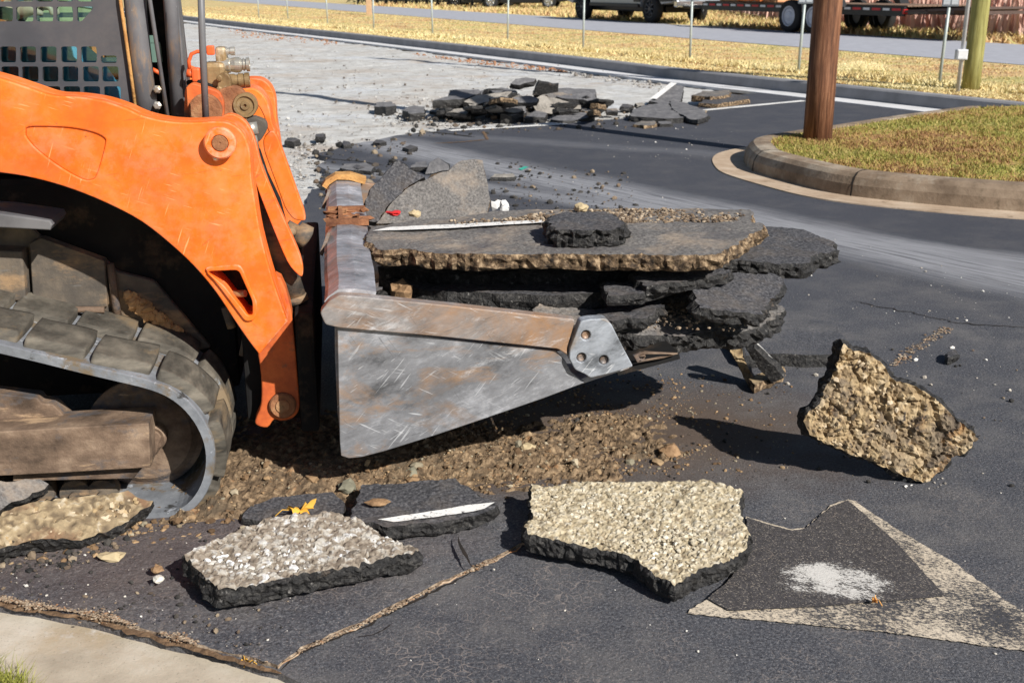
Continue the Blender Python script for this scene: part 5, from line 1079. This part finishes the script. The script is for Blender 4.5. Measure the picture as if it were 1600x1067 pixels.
for k in range(nl):
    for row, (qa, qb) in enumerate(((.026, .196), (.206, .366))):
        s0 = (k+row*.5)*LEN/nl; hl = LEN/nl*.45; gu, gv = 15, 11; vv = []
        for a in range(gu):
            for b in range(gv):
                u = -1+2*a/(gu-1); w = -1+2*b/(gv-1); e = (1-abs(u)**16)*(1-abs(w)**16); hgt = .026*max(0, e)**.35
                if a in (0, gu-1) or b in (0, gv-1): hgt = -.004
                p, nr = at(s0+(1.02*math.sin(u*1.5)/math.sin(1.5))*hl*(1-.05*abs(w)**2)); qq = (qa+qb)/2+math.sin(w*1.5)/math.sin(1.5)*(qb-qa)/2+.008*math.sin(u*2.2+row*2); p = p+nr*(th+hgt*(1+.12*noise.noise(Vector((k*3, u*2, w*2))))); vv.append((p.x, qq, p.y))
        m.add(vv, [[a*gv+b, (a+1)*gv+b, (a+1)*gv+b+1, a*gv+b+1] for a in range(gu-1) for b in range(gv-1)])
mesh('tread_lugs', m, LUGM, TR)
# idler, rollers, frame
m = MB(); ic = L3(224, 684, .16); m.sm = False
ax_ = [(-.055, .10), (-.04, .152), (-.028, .152), (-.024, .138), (-.012, .122), (.0, .05), (.012, .046), (.03, .05), (.05, .044), (.052, .02), (.045, .018), (.045, 0)]
m.lathe(ic, (0, -1, 0), [(-.11, 0), (-.11, .10)]+ax_, 56); mesh('idler_wheel', m, DIRTY_L, TR)
fr = PP([(-160, 668), (0, 672), (120, 665), (233, 659), (236, 728), (100, 736), (0, 741), (-160, 745)], .03)
plate('track_frame', [fr], .02, .14, DIRTY_L, TR, .003)
fr = PP([(20, 741), (215, 731), (221, 733), (207, 748), (20, 752)], .05); plate('frame_skid', [fr], .05, .13, DIRTY_L, TR, .003)
fr = PP([(-160, 605), (0, 613), (60, 620), (66, 628), (84, 630), (116, 662), (60, 672), (-160, 676)], .12); plate('frame_bracket', [rround(fr, .004)], .11, .17, DIRTY_L, TR, .003)
m = MB(); m.lathe(L3(238, 684, .12), (0, -1, 0), [(-.03, .036), (.0, .036), (.006, .03), (.002, .022), (.008, .02), (.008, 0)], 28); mesh('hub', m, DIRTY_L, TR)
for x in (60, 118, 160, -10, -90):
    m = MB(); c = L3(x, 772, .12); m.lathe(c+Vector((0, 0, .0)), (0, -1, 0), [(-.16, 0), (-.16, .04), (-.12, .04), (-.12, .028), (-.04, .028), (-.04, .04), (0, .04), (.004, .012), (.02, .012), (.02, 0)], 24); mesh('roller', m, DIRTY, TR)
T2 = ctree(TR, LD); T2.location = (0, 1.22, 0)
plate('lift_arm_right', [arm], 1.38, 1.5, ORANGE, LD, .004).name = 'lift_arm'
# ---- bucket
BK = empty('bucket', parent=LD); qb = -.055
side = PP([(527, 505), (700, 530), (868, 548), (884, 565), (893, 582), (913, 598), (850, 622), (760, 653), (680, 680), (600, 705), (565, 714), (545, 716), (533, 712), (531, 690)], qb)
plate('side_plate', [side], qb, qb+.018, ST_SIDE, BK, .002)
rim = rround(PP([(500, 488), (514, 470), (530, 461), (560, 463), (700, 477), (899, 499), (893, 520), (885, 546), (888, 556), (872, 545), (700, 527), (530, 512), (508, 507)], qb-.012), .008)
plate('rim_plate', [rim], qb-.014, qb+.022, ST_RIM, BK, .003)
cut = rround(PP([(907, 501), (920, 498), (946, 497), (955, 506), (972, 540), (989, 572), (955, 582), (922, 590), (914, 584), (898, 577), (889, 560), (890, 545)], qb-.02), .006)
hh = [[(c[0]+.0125*math.cos(a*.5236), c[1]+.0125*math.sin(a*.5236)) for a in range(12)] for c in PP([(915, 523), (908, 558), (943, 562)], qb-.02)]
tc = plate('corner_tooth', [cut]+hh, qb-.024, qb-.002, ST_CUT, BK, .003)
plate('corner_tooth_back', [cut], qb-.004, qb+.012, ST_CUT, BK, .002)
for x, y in [(915, 523), (908, 558), (943, 562)]:
    m = MB(); m.lathe(L3(x, y, qb-.01), (0, -1, 0), [(-.01, .011), (.004, .011), (.006, .008), (.004, .003), (.004, 0)], 16); mesh('plug_bolt', m, ST_RIM, tc)
def shell(name, pts, th_, qa, qz, mat, nq=14, wob=0):
    P = [Vector((p[0], p[1])) for p in pts]; n = len(P); up, dn = [], []
    for i in range(n):
        e = (P[min(i+1, n-1)]-P[max(i-1, 0)]).normalized(); nr = Vector((-e.y, e.x)); up.append(P[i]+nr*th_/2); dn.append(P[i]-nr*th_/2)
    ring = up+dn[::-1]; k = len(ring); m = MB(); vs = []
    for j in range(nq+1):
        q_ = qa+(qz-qa)*j/nq
        for p in ring: w = wob*noise.noise(Vector((p.x*8, q_*6, p.y*8))); vs.append((p.x+w, q_, p.y+w))
    m.add(vs, [[j*k+i, (j+1)*k+i, (j+1)*k+(i+1) % k, j*k+(i+1) % k] for j in range(nq) for i in range(k)]); m.f += [list(range(k)), list(range(nq*k, nq*k+k))[::-1]]; m.m += [0, 0]; m.s += [False, False]
    return mesh(name, m, mat, BK)
QF = 1.6
bp = [L(*p, qb) for p in [(527, 475), (528, 560), (532, 650), (538, 698), (560, 712), (600, 703), (720, 665), (915, 598), (985, 575)]]
shell('bucket_shell', bp, .014, qb+.018, QF, ST_SIDE)
lipz = [L(*p, qb) for p in [(509, 478), (514, 471), (530, 459), (556, 458), (588, 463)]]
shell('top_lip', lipz, .012, qb+.022, QF-.02, ST_LIP, 40, .004)
bx = L(*(508, 480), qb)
for qq in (.62, 1.35):
    m = MB(); c = Vector((bx[0], qq, bx[1]+.01)); m.add([c+Vector(v) for v in [(-.012, -.03, -.035), (-.012, .03, -.045), (.016, .035, .02), (.012, -.03, .03), (-.022, -.03, -.03), (-.022, .03, -.04), (.008, .035, .024), (.004, -.03, .034)]], [[0, 1, 2, 3], [7, 6, 5, 4], [0, 3, 7, 4], [1, 5, 6, 2], [3, 2, 6, 7], [0, 4, 5, 1]])
    mesh('hook_tab', m, ST_RIM, BK)
# torn, rusty reinforcement on the lip
m = MB(); r8 = random.Random(8); cx = L(530, 459, qb)
for k in range(34):
    m.blob((cx[0]+r8.uniform(-.02, .09), .84+r8.uniform(-.1, .1), cx[1]+r8.uniform(.0, .02)), r8.uniform(.008, .022), (1.4, 1, .5), .5, 1)
m.box((cx[0]+.03, .74, cx[1]+.012), (.13, .02, .02)); m.box((cx[0]+.03, .95, cx[1]+.012), (.12, .02, .018)); m.box((cx[0]+.01, .85, cx[1]+.014), (.014, .2, .02))
mesh('torn_reinforcement', m, RUST, BK)
shell('lip_end_cap', [(p[0]+d[0], p[1]+d[1]) for p, d in zip(lipz, [(-.015, .01), (-.01, .018), (0, .022), (.01, .02), (.02, .012)])], .02, QF-.06, QF+.01, RUST_O, 4, .008)
plate('side_plate', [side], QF, QF+.018, ST_SIDE, BK, .002); plate('rim_plate', [rim], QF-.004, QF+.03, ST_RIM, BK, .003)
# edge plate with a bolt hole showing beyond the corner tooth
P0 = G(1000, 590, .0)
a = Vector(L3(985, 566, 0)); m = None
shell('cutting_edge', [L(965, 583, .02), L(1062, 557, .02)], .014, .02, QF, BLACKM)
e1 = PP([(990, 556), (1008, 550), (1040, 552), (1060, 553), (1036, 560), (996, 567)], .0)
c5 = L(1003, 557, .0); plate('cutting_edge_plate', [e1, [(c5[0]+.008*math.cos(a_*.628), c5[1]+.008*math.sin(a_*.628)) for a_ in range(10)]], .0, .012, DIRTY_L, BK, .002)
# ---- the operator, seated in the cab
def person():
    V = []; E = []; Rr = []
    def v(p, r, par=None):
        V.append(p); Rr.append(r); i = len(V)-1
        if par is not None: E.append((par, i))
        return i
    X = xs-.08; Y = .8
    pel = v((X, Y, 1.12), .13); sp1 = v((X-.02, Y, 1.27), .12, pel); ch_ = v((X-.02, Y, 1.45), .14, sp1); nk = v((X, Y, 1.62), .055, ch_); hd0 = v((X+.02, Y, 1.70), .075, nk); hd1 = v((X+.03, Y, 1.79), .085, hd0); v((X+.02, Y, 1.86), .06, hd1)
    for s in (-1, 1):
        sh = v((X-.01, Y+s*.17, 1.53), .062, ch_); el = v((X+.05, Y+s*.25, 1.27), .046, sh); fa = v((X+.2, Y+s*.24, 1.22), .04, el); wr = v((X+.27, Y+s*.235, 1.22), .028, fa); pm = v((X+.32, Y+s*.235, 1.235), .032, wr)
        for k in range(4):
            f1 = v((X+.345, Y+s*.235+(k-1.5)*.019, 1.24-.004*k), .0095, pm); f2 = v((X+.375, Y+s*.235+(k-1.5)*.02, 1.228), .009, f1); v((X+.378+.004*(k % 2), Y+s*.235+(k-1.5)*.02, 1.205), .008, f2)
        t1 = v((X+.325, Y+s*.2, 1.22), .011, pm); v((X+.355, Y+s*.195, 1.21), .009, t1)
        hp = v((X+.05, Y+s*.1, 1.09), .095, pel); kn = v((X+.45, Y+s*.13, 1.10), .065, hp); an = v((X+.55, Y+s*.13, .94), .045, kn); v((X+.62, Y+s*.13, .91), .04, an)
    me = bpy.data.meshes.new('person'); me.from_pydata(V, E, []); o = bpy.data.objects.new('person', me); COL.objects.link(o)
    md = o.modifiers.new('s', 'SKIN'); 
    for i, r in enumerate(Rr): me.skin_vertices[0].data[i].radius = (r, r)
    me.skin_vertices[0].data[0].use_root = True
    sb = o.modifiers.new('b', 'SUBSURF'); sb.levels = 1
    bpy.context.view_layer.update(); nm = bpy.data.meshes.new_from_object(o.evaluated_get(bpy.context.evaluated_depsgraph_get())); bpy.data.objects.remove(o)
    nm.name = 'person'; nm.materials.clear()
    for mt in (SKIN, SHIRT, JEANS, HAIR): nm.materials.append(mt)
    for f in nm.polygons:
        c = f.center; k = 0
        if c.z > 1.2 and c.z < 1.62 and c.x < X+.12: k = 1
        if c.z < 1.2 and not (c.x > X+.24 and c.z > 1.19): k = 2
        if abs(c.y-Y) > .2 and c.z < 1.34 and c.x > X+.08: k = 0
        if c.z > 1.8 or (c.z > 1.68 and c.x < X): k = 3
        f.material_index = k; f.use_smooth = True
    p = bpy.data.objects.new('person', nm); COL.objects.link(p); p.location = LO; p.rotation_euler = (0, 0, HA)
    m = MB(); m.blob((X+.118, Y, 1.765), .016, (1, .7, 1.2), .05, 2); m.build('nose', SKIN, p)
    for s in (-1, 1): m = MB(); m.blob((X+.02, Y+s*.088, 1.76), .022, (.7, .3, 1.2), .05, 2); m.build('ear', SKIN, p)
    ew = flat('eye_white', (.7, .7, .7))
    for s in (-1, 1): m = MB(); m.blob((X+.105, Y+s*.032, 1.79), .011, (.6, 1, .7), .02, 2); m.build('eye', ew, p)
    m = MB(); m.box((X+.108, Y, 1.725), (.01, .05, .008), bev=.003); m.build('mouth', flat('lips', (.4, .15, .12)), p)
    return tag(p, 'operator in short sleeves seated behind the cab grille with hands on the controls', 'person')
person()
# ---------------------------------------------------------------- poles and marker posts
def pole(name, label, base, r0, r1, h, mat, lean=(0, 0), cat='pole', group=None):
    m = MB(); m.tube([(0, 0, -.1)]+[(lean[0]*t, lean[1]*t, h*t) for t in (.05, .3, .6, 1)], [r0*1.03, r0*1.01, r0*.98, (r0+r1)/2, r1], 28); m.sm = True
    o = m.build(name, mat); o.location = base; return tag(o, label, cat, group)
pole('utility_pole', 'thick reddish brown wooden pole standing on the curbed island', G(1277, 216, .15), .107, .09, 9.5, WOOD, (-.02, .1))
gp = G(1516, 141, .13); UP = pole('utility_pole', 'greenish treated wooden pole with a metal conduit, on the verge', gp, .098, .085, 8, WOODG)
CD = empty('conduit', G(1496, 146, .13)); tag(CD, 'grey metal conduit pipe with a small junction box beside the greenish pole', 'conduit')
m = MB(); m.tube([(0, 0, -.05), (0, 0, 3), (.02, 0, 6)], .022, 12); m.build('pipe', flat('grey_pvc', (.55, .56, .58), .5), CD)
m = MB(); m.box((-.02, -.03, .42), (.12, .08, .11), bev=.01); m.box((-.02, -.07, .42), (.1, .01, .09), bev=.003); m.build('junction_box', flat('grey_box', (.6, .61, .63), .5), CD)
wp = MB(); wp.box((0, 0, .8), (.2, .2, 1.7), bev=.01); o = wp.build('wooden_post', flat('pale_post_wood', (.5, .33, .2), .8)); o.location = G(577, 24, .13); tag(o, 'tan square wooden post standing at the near edge of the road', 'post')
def marker(px, py, label):
    e = empty('marker_post', G(px, py, .13)); tag(e, label, 'marker post', 'marker posts along the verge')
    r = random.Random(px); ln = r.uniform(-.015, .03)
    m = MB(); m.tube([(0, 0, -.1), (ln*.5, 0, .5), (ln, 0, 1.0)], .019, 10); m.build('post', GALV, e)
    m = MB(); m.box((ln, -.028, .97), (.2, .012, .13), bev=.005); m.build('sign_plate', flat('dark_sign_plate', (.13, .15, .18), .4) if 'dark_sign_plate' not in bpy.data.materials else bpy.data.materials['dark_sign_plate'], e)
    m = MB()
    for sx in (-.048, .048): m.box((ln+sx, -.036, .97), (.08, .006, .09), bev=.002)
    m.build('sign_face', bpy.data.materials.get('pale_sign_face') or flat('pale_sign_face', (.35, .38, .42), .4), e)
    return e
for px, py, lb in [(318, 26, 'thin post leftmost of the row, just right of the loader rod'), (405, 31, 'thin post second from the left of the row'), (450, 30, 'thin post third from the left of the row'), (512, 38, 'thin post fourth from the left, left of the wooden post'),
                   (584, 48, 'thin post right beside the tan wooden post'), (676, 55, 'thin post right of the wooden post, in front of the black fence'), (793, 64, 'thin post in line with the dark parked cars'), (911, 78, 'thin post in front of the silver pickup'),
                   (1078, 94, 'thin post in front of the trailer hitch'), (1247, 115, 'thin post beside the brown pole, in front of the trailer wheels'), (1467, 133, 'thin post with its plate in view left of the greenish pole')]:
    marker(px, py, 'green grey metal '+lb)
# ---------------------------------------------------------------- vehicles on the far shoulder
TYRE = flat('tyre_rubber', (.018, .018, .019), .85); RIMB = flat('dark_alloy', (.08, .08, .085), .35, .5); RIMW = flat('painted_wheel', (.5, .53, .6), .4); BLK = flat('black_paint', (.015, .015, .016), .4); SILV = flat('silver_paint', (.38, .4, .42), .35, .3, .05); GLS = flat('dark_glass', (.01, .012, .014), .1); REDL = flat('red_lens', (.5, .02, .02), .3); CHR = flat('chrome', (.6, .6, .6), .2, .9)
def wheel(par, x, y, r, w, rim, spokes=6, side=-1):
    e = empty('wheel', (x, y, r), 0, par)
    m = MB(); m.sm = True; m.lathe((0, side*w/2, 0), (0, -side, 0), [(.0, r*.62), (0, r*.9), (w*.1, r*.98), (w*.3, r), (w*.7, r), (w*.9, r*.98), (w, r*.9), (w, r*.62)], 36); m.build('tyre', TYRE, e)
    m = MB(); yo = side*w/2
    m.lathe((0, yo*.9, 0), (0, side, 0), [(0, r*.64), (.005, r*.64), (.0, r*.56), (-.06, r*.52), (-.06, 0)], 32)
    m.lathe((0, yo*.5, 0), (0, side, 0), [(0, r*.2), (.05, r*.18), (.06, r*.12), (.06, 0)], 20)
    if spokes:
        for k in range(spokes):
            a = k*6.283/spokes; p0 = Vector((math.cos(a)*r*.12, yo*.75, math.sin(a)*r*.12)); p1 = Vector((math.cos(a)*r*.58, yo*.86, math.sin(a)*r*.58)); m.tube([p0, p1], [r*.07, r*.085], 6)
    else:
        m.lathe((0, yo*.7, 0), (0, side, 0), [(0, r*.5), (.01, r*.45), (.0, r*.3), (.02, r*.25), (.02, 0)], 28)
    m.build('rim', rim, e); return e
def xz(name, pts, y0, y1, mat, par, bev=.02): return plate(name, [pts], y0, y1, mat, par, bev)
d2 = Vector((-.45, .893, 0)).normalized(); RZ = math.atan2(d2.y, d2.x)       # vehicles face away to the left; their left side is +y, so the near side is +y
def face(p): return p
# the near side of a vehicle pointing along d2 as seen from the camera is its left (+y) side
A = G(1014, 36.6, .14)
PK = empty('pickup_truck', A, RZ); tag(PK, 'silver pickup truck with black lower trim parked across the road, towing the trailer', 'pickup truck')
WB = 4.1; yn = 0.0; 
for x in (0, WB):
    wheel(PK, x, -.12, .41, .27, RIMB, 8, 1); wheel(PK, x, -1.75, .41, .27, RIMB, 8, -1)
xz('body', rround([(-1.2, .62), (-.55, .55), (-.5, .9), (.5, .9), (.55, .45), (3.5, .45), (3.58, .92), (4.6, .92), (4.66, .5), (5.1, .6), (5.12, 1.1), (4.9, 1.2), (3.6, 1.28), (-1.2, 1.28)], .08), -1.88, .0, SILV, PK, .03)
xz('cab', rround([(.9, 1.27), (1.1, 1.9), (2.7, 1.92), (3.6, 1.27)], .1), -1.72, -.14, GLS, PK, .05)
m = MB(); m.box((2, .02, .5), (2.9, .1, .1), bev=.02); m.box((2, -1.9, .5), (2.9, .1, .1), bev=.02); m.build('side_step', BLK, PK)
xz('cargo_box', [(-1.19, .64), (-.54, .62), (-.48, .95), (.48, .95), (.52, .6), (.88, .6), (.9, 1.26), (-1.19, 1.26)], -.005, .02, BLK, PK, .004)
m = MB(); m.box((-1.3, -.93, .58), (.18, 1.8, .2), bev=.04); m.build('bumper', CHR, PK)
m = MB(); m.box((-1.2, -.02, .95), (.06, .12, .35), bev=.02); m.build('tail_light', REDL, PK); m = MB(); m.box((-1.2, -1.85, .95), (.06, .12, .35), bev=.02); m.build('tail_light', REDL, PK)
m = MB(); m.box((-1.23, -.1, .72), (.05, .25, .1), bev=.01); m.box((2, -.93, .4), (4.6, 1.1, .2), bev=.05); m.build('chassis_rail', BLK, PK)
T = G(1230, 51.2, .14)
TL = empty('trailer', T, RZ); tag(TL, 'black flatbed trailer with red and white side tape hitched to the pickup', 'trailer')
for x in (0, -.88):
    wheel(TL, x, -.1, .385, .22, RIMW, 0, 1); wheel(TL, x, -2.2, .385, .22, RIMW, 0, -1)
m = MB(); m.box((.15, -.24+0, .56), (7.4, .06, .2), bev=.01); m.box((.15, -2.06, .56), (7.4, .06, .2), bev=.01)
for x in np.arange(-3.4, 3.9, .6): m.box((float(x), -1.15, .54), (.06, 1.78, .1))
m.tube([(3.8, -.3, .52), (6.2, -1.15, .5)], .05, 8); m.tube([(3.8, -2.0, .52), (6.2, -1.15, .5)], .05, 8); m.build('frame', BLK, TL)
m = MB()
for k in range(12): m.box((.15, -.3-.07-k*.15, .675), (7.4, .14, .03), bev=.004)
m.build('deck', flat('deck_planks', (.2, .13, .09), .9, 0, .3), TL)
RED = flat('red_tape', (.5, .02, .03), .4); WHT = flat('white_tape', (.7, .7, .7), .4)
m = MB()
for k in range(24): m.mi = k % 2; m.box((-3.4+k*.305+.08, -.205, .6), (.26 if k % 2 == 0 else .2, .006, .05))
m.build('reflective_tape', [RED, WHT], TL)
for yy in (-.03, -2.0):
    xz('fender', rround([(-1.75, .62), (-1.55, .95), (-1.35, .99), (.5, .99), (.75, .8), (.75, .74), (.45, .9), (-1.3, .9), (-1.6, .62)], .03), yy-.22, yy+.06, BLK, TL, .01)
m = MB(); m.box((-3.55, -.24, .56), (.05, .12, .1), bev=.01); m.build('tail_light', REDL, TL)
RP = empty('ramp', parent=TL); m = MB(); M3 = Matrix.Rotation(.05, 3, 'Y'); m.box((-4.6, -1.15, .62), (2.1, 1.9, .05), M=M3)
for x in (-5.6, -4.9, -4.2): m.box((x, -1.15, .58), (.05, 1.9, .07))
m.build('ramp_deck', flat('ramp_steel', (.09, .06, .05), .7), RP)
m = MB(); m.tube([(5.1, -1.15, .5), (5.1, -1.15, .2)], .04, 8); m.build('jack_leg', BLK, TL)
def crate(x, w, h, col, label):
    e = empty('crate', T+Matrix.Rotation(RZ, 3, 'Z') @ Vector((x, -.75, .692)), RZ); tag(e, label, 'crate')
    m = MB(); m.box((0, 0, h/2), (w, .75, h), bev=.02); m.build('box', flat(label.split()[0]+'_crate', col, .8), e)
    m = MB()
    for k in (-.35, 0, .35): m.box((k*w, .385, h/2), (.06, .02, h)); m.box((k*w, -.385, h/2), (.06, .02, h))
    m.build('slats', flat('slat_wood', (.5, .3, .16), .8) if 'slat_wood' not in bpy.data.materials else bpy.data.materials['slat_wood'], e)
crate(2.9, .8, .4, (.62, .33, .17), 'orange wooden crate at the front of the trailer deck')
crate(1.95, .7, .5, (.5, .55, .55), 'pale grey crate in the middle of the trailer deck')
crate(1.2, .6, .45, (.6, .3, .15), 'brown wooden crate nearest the trailer wheels')
m = MB(); 
for k in range(3): m.tube([(x, math.sin(x*9+k)*.1+.02*k, .06+.05*math.sin(x*14+k*2)**2) for x in np.arange(-.6, .6, .08)], .02, 6)
o = m.build('strap', flat('orange_strap', (.75, .2, .05), .7)); o.location = T+Matrix.Rotation(RZ, 3, 'Z') @ Vector((1.9, -.28, .66)); o.rotation_euler = (0, 0, RZ); tag(o, 'tangled orange strap hanging over the edge of the trailer deck', 'strap')
# dark cars further off, black fence
def car(px, py, rz, label):
    e = empty('parked_car', G(px, py, .14), rz); tag(e, label, 'car')
    xz('body', rround([(-.9, .35), (-.42, .3), (-.36, .62), (.36, .62), (.42, .25), (2.3, .25), (2.38, .62), (3.1, .62), (3.16, .3), (3.6, .35), (3.65, .75), (3.3, .95), (-.8, 1.0), (-.95, .7)], .08), -1.7, 0, BLK, e, .05)
    xz('cabin', rround([(-.4, .98), (.1, 1.45), (1.7, 1.48), (2.5, .96)], .1), -1.55, -.15, GLS, e, .05)
    for x in (0, 2.75): wheel(e, x, -.1, .34, .22, CHR, 5, 1); wheel(e, x, -1.6, .34, .22, CHR, 5, -1)
car(857, 14.5, R(170), 'dark parked car with a bright chrome wheel, left of the pickup'); car(792, 11.5, R(165), 'dark parked car furthest left, behind the black fence end')
FN = empty('metal_fence', G(560, 7, .14)); A = G(560, 7.5, .14); B = G(760, 13.5, .14); tag(FN, 'black metal picket fence beyond the road', 'fence')
dv = B-A; Ln = dv.length; u = dv.normalized(); n_p = int(Ln/.32); Nn = Vector((-u.y, u.x, 0))
m = MB(); rz = math.atan2(u.y, u.x)
for z in (.25, 1.5): m.box((u*(Ln/2)).to_tuple()[:2]+(z,), (Ln, .05, .07), rz)
m.build('rail', BLK, FN)
for k in range(0, 13): 
    m = MB(); m.box((u*(Ln*k/12)).to_tuple()[:2]+(.9,), (.13, .13, 1.9), rz, bev=.01); m.build('fence_post', BLK, FN)
m = MB()
for k in range(n_p): m.box((u*(Ln*k/n_p)).to_tuple()[:2]+(.88,), (.04, .03, 1.5), rz)
tag(m.build('pickets', BLK, FN), kind='stuff')
# bushes behind the cars keep the far end dark, as in the photo
def bush(px, py, r, label):
    m = MB(); rb = random.Random(px); 
    for k in range(900):
        a = rb.random()*6.28; t = rb.random()**.5*r; h = rb.random()**.8*1.5*(1-(t/r)**2*.6); c = Vector((t*math.cos(a)*1.8, t*math.sin(a), h)); d = Vector((rb.uniform(-1, 1), rb.uniform(-1, 1), rb.uniform(-1, 1)))*.14; e2 = Vector((rb.uniform(-1, 1), rb.uniform(-1, 1), rb.uniform(-1, 1)))*.14
        m.add([c-d, c+e2, c+d], [[0, 1, 2]])
    o = m.build('bush', flat('bush_leaves', (.03, .035, .015), .8, 0, .5) if 'bush_leaves' not in bpy.data.materials else bpy.data.materials['bush_leaves']); o.location = G(px, py, .14); return tag(o, label, 'bush')
bush(700, 6, 2.2, 'dark low bush behind the black fence'); bush(640, 4.5, 2.2, 'dark low bush behind the middle of the black fence'); bush(1085, 18, 1.1, 'dark bush behind the rear of the pickup')
m = MB(); rb = random.Random(4)
for k in range(1400):
    a = rb.random()*6.28; t = rb.random()*.32; c = Vector((t*math.cos(a)*1.3, t*math.sin(a), rb.random()*.13*(1-t))); d = Vector((rb.uniform(-1, 1), rb.uniform(-1, 1), rb.uniform(-.3, 1)))*.05; m.add([c, c+d, c+Vector((.006, .004, 0))], [[0, 1, 2]])
o = m.build('hay_tuft', STRAW); o.location = G(1345, 112, .13); tag(o, 'fluffy heap of pale hay on the verge right of the brown pole', 'hay')
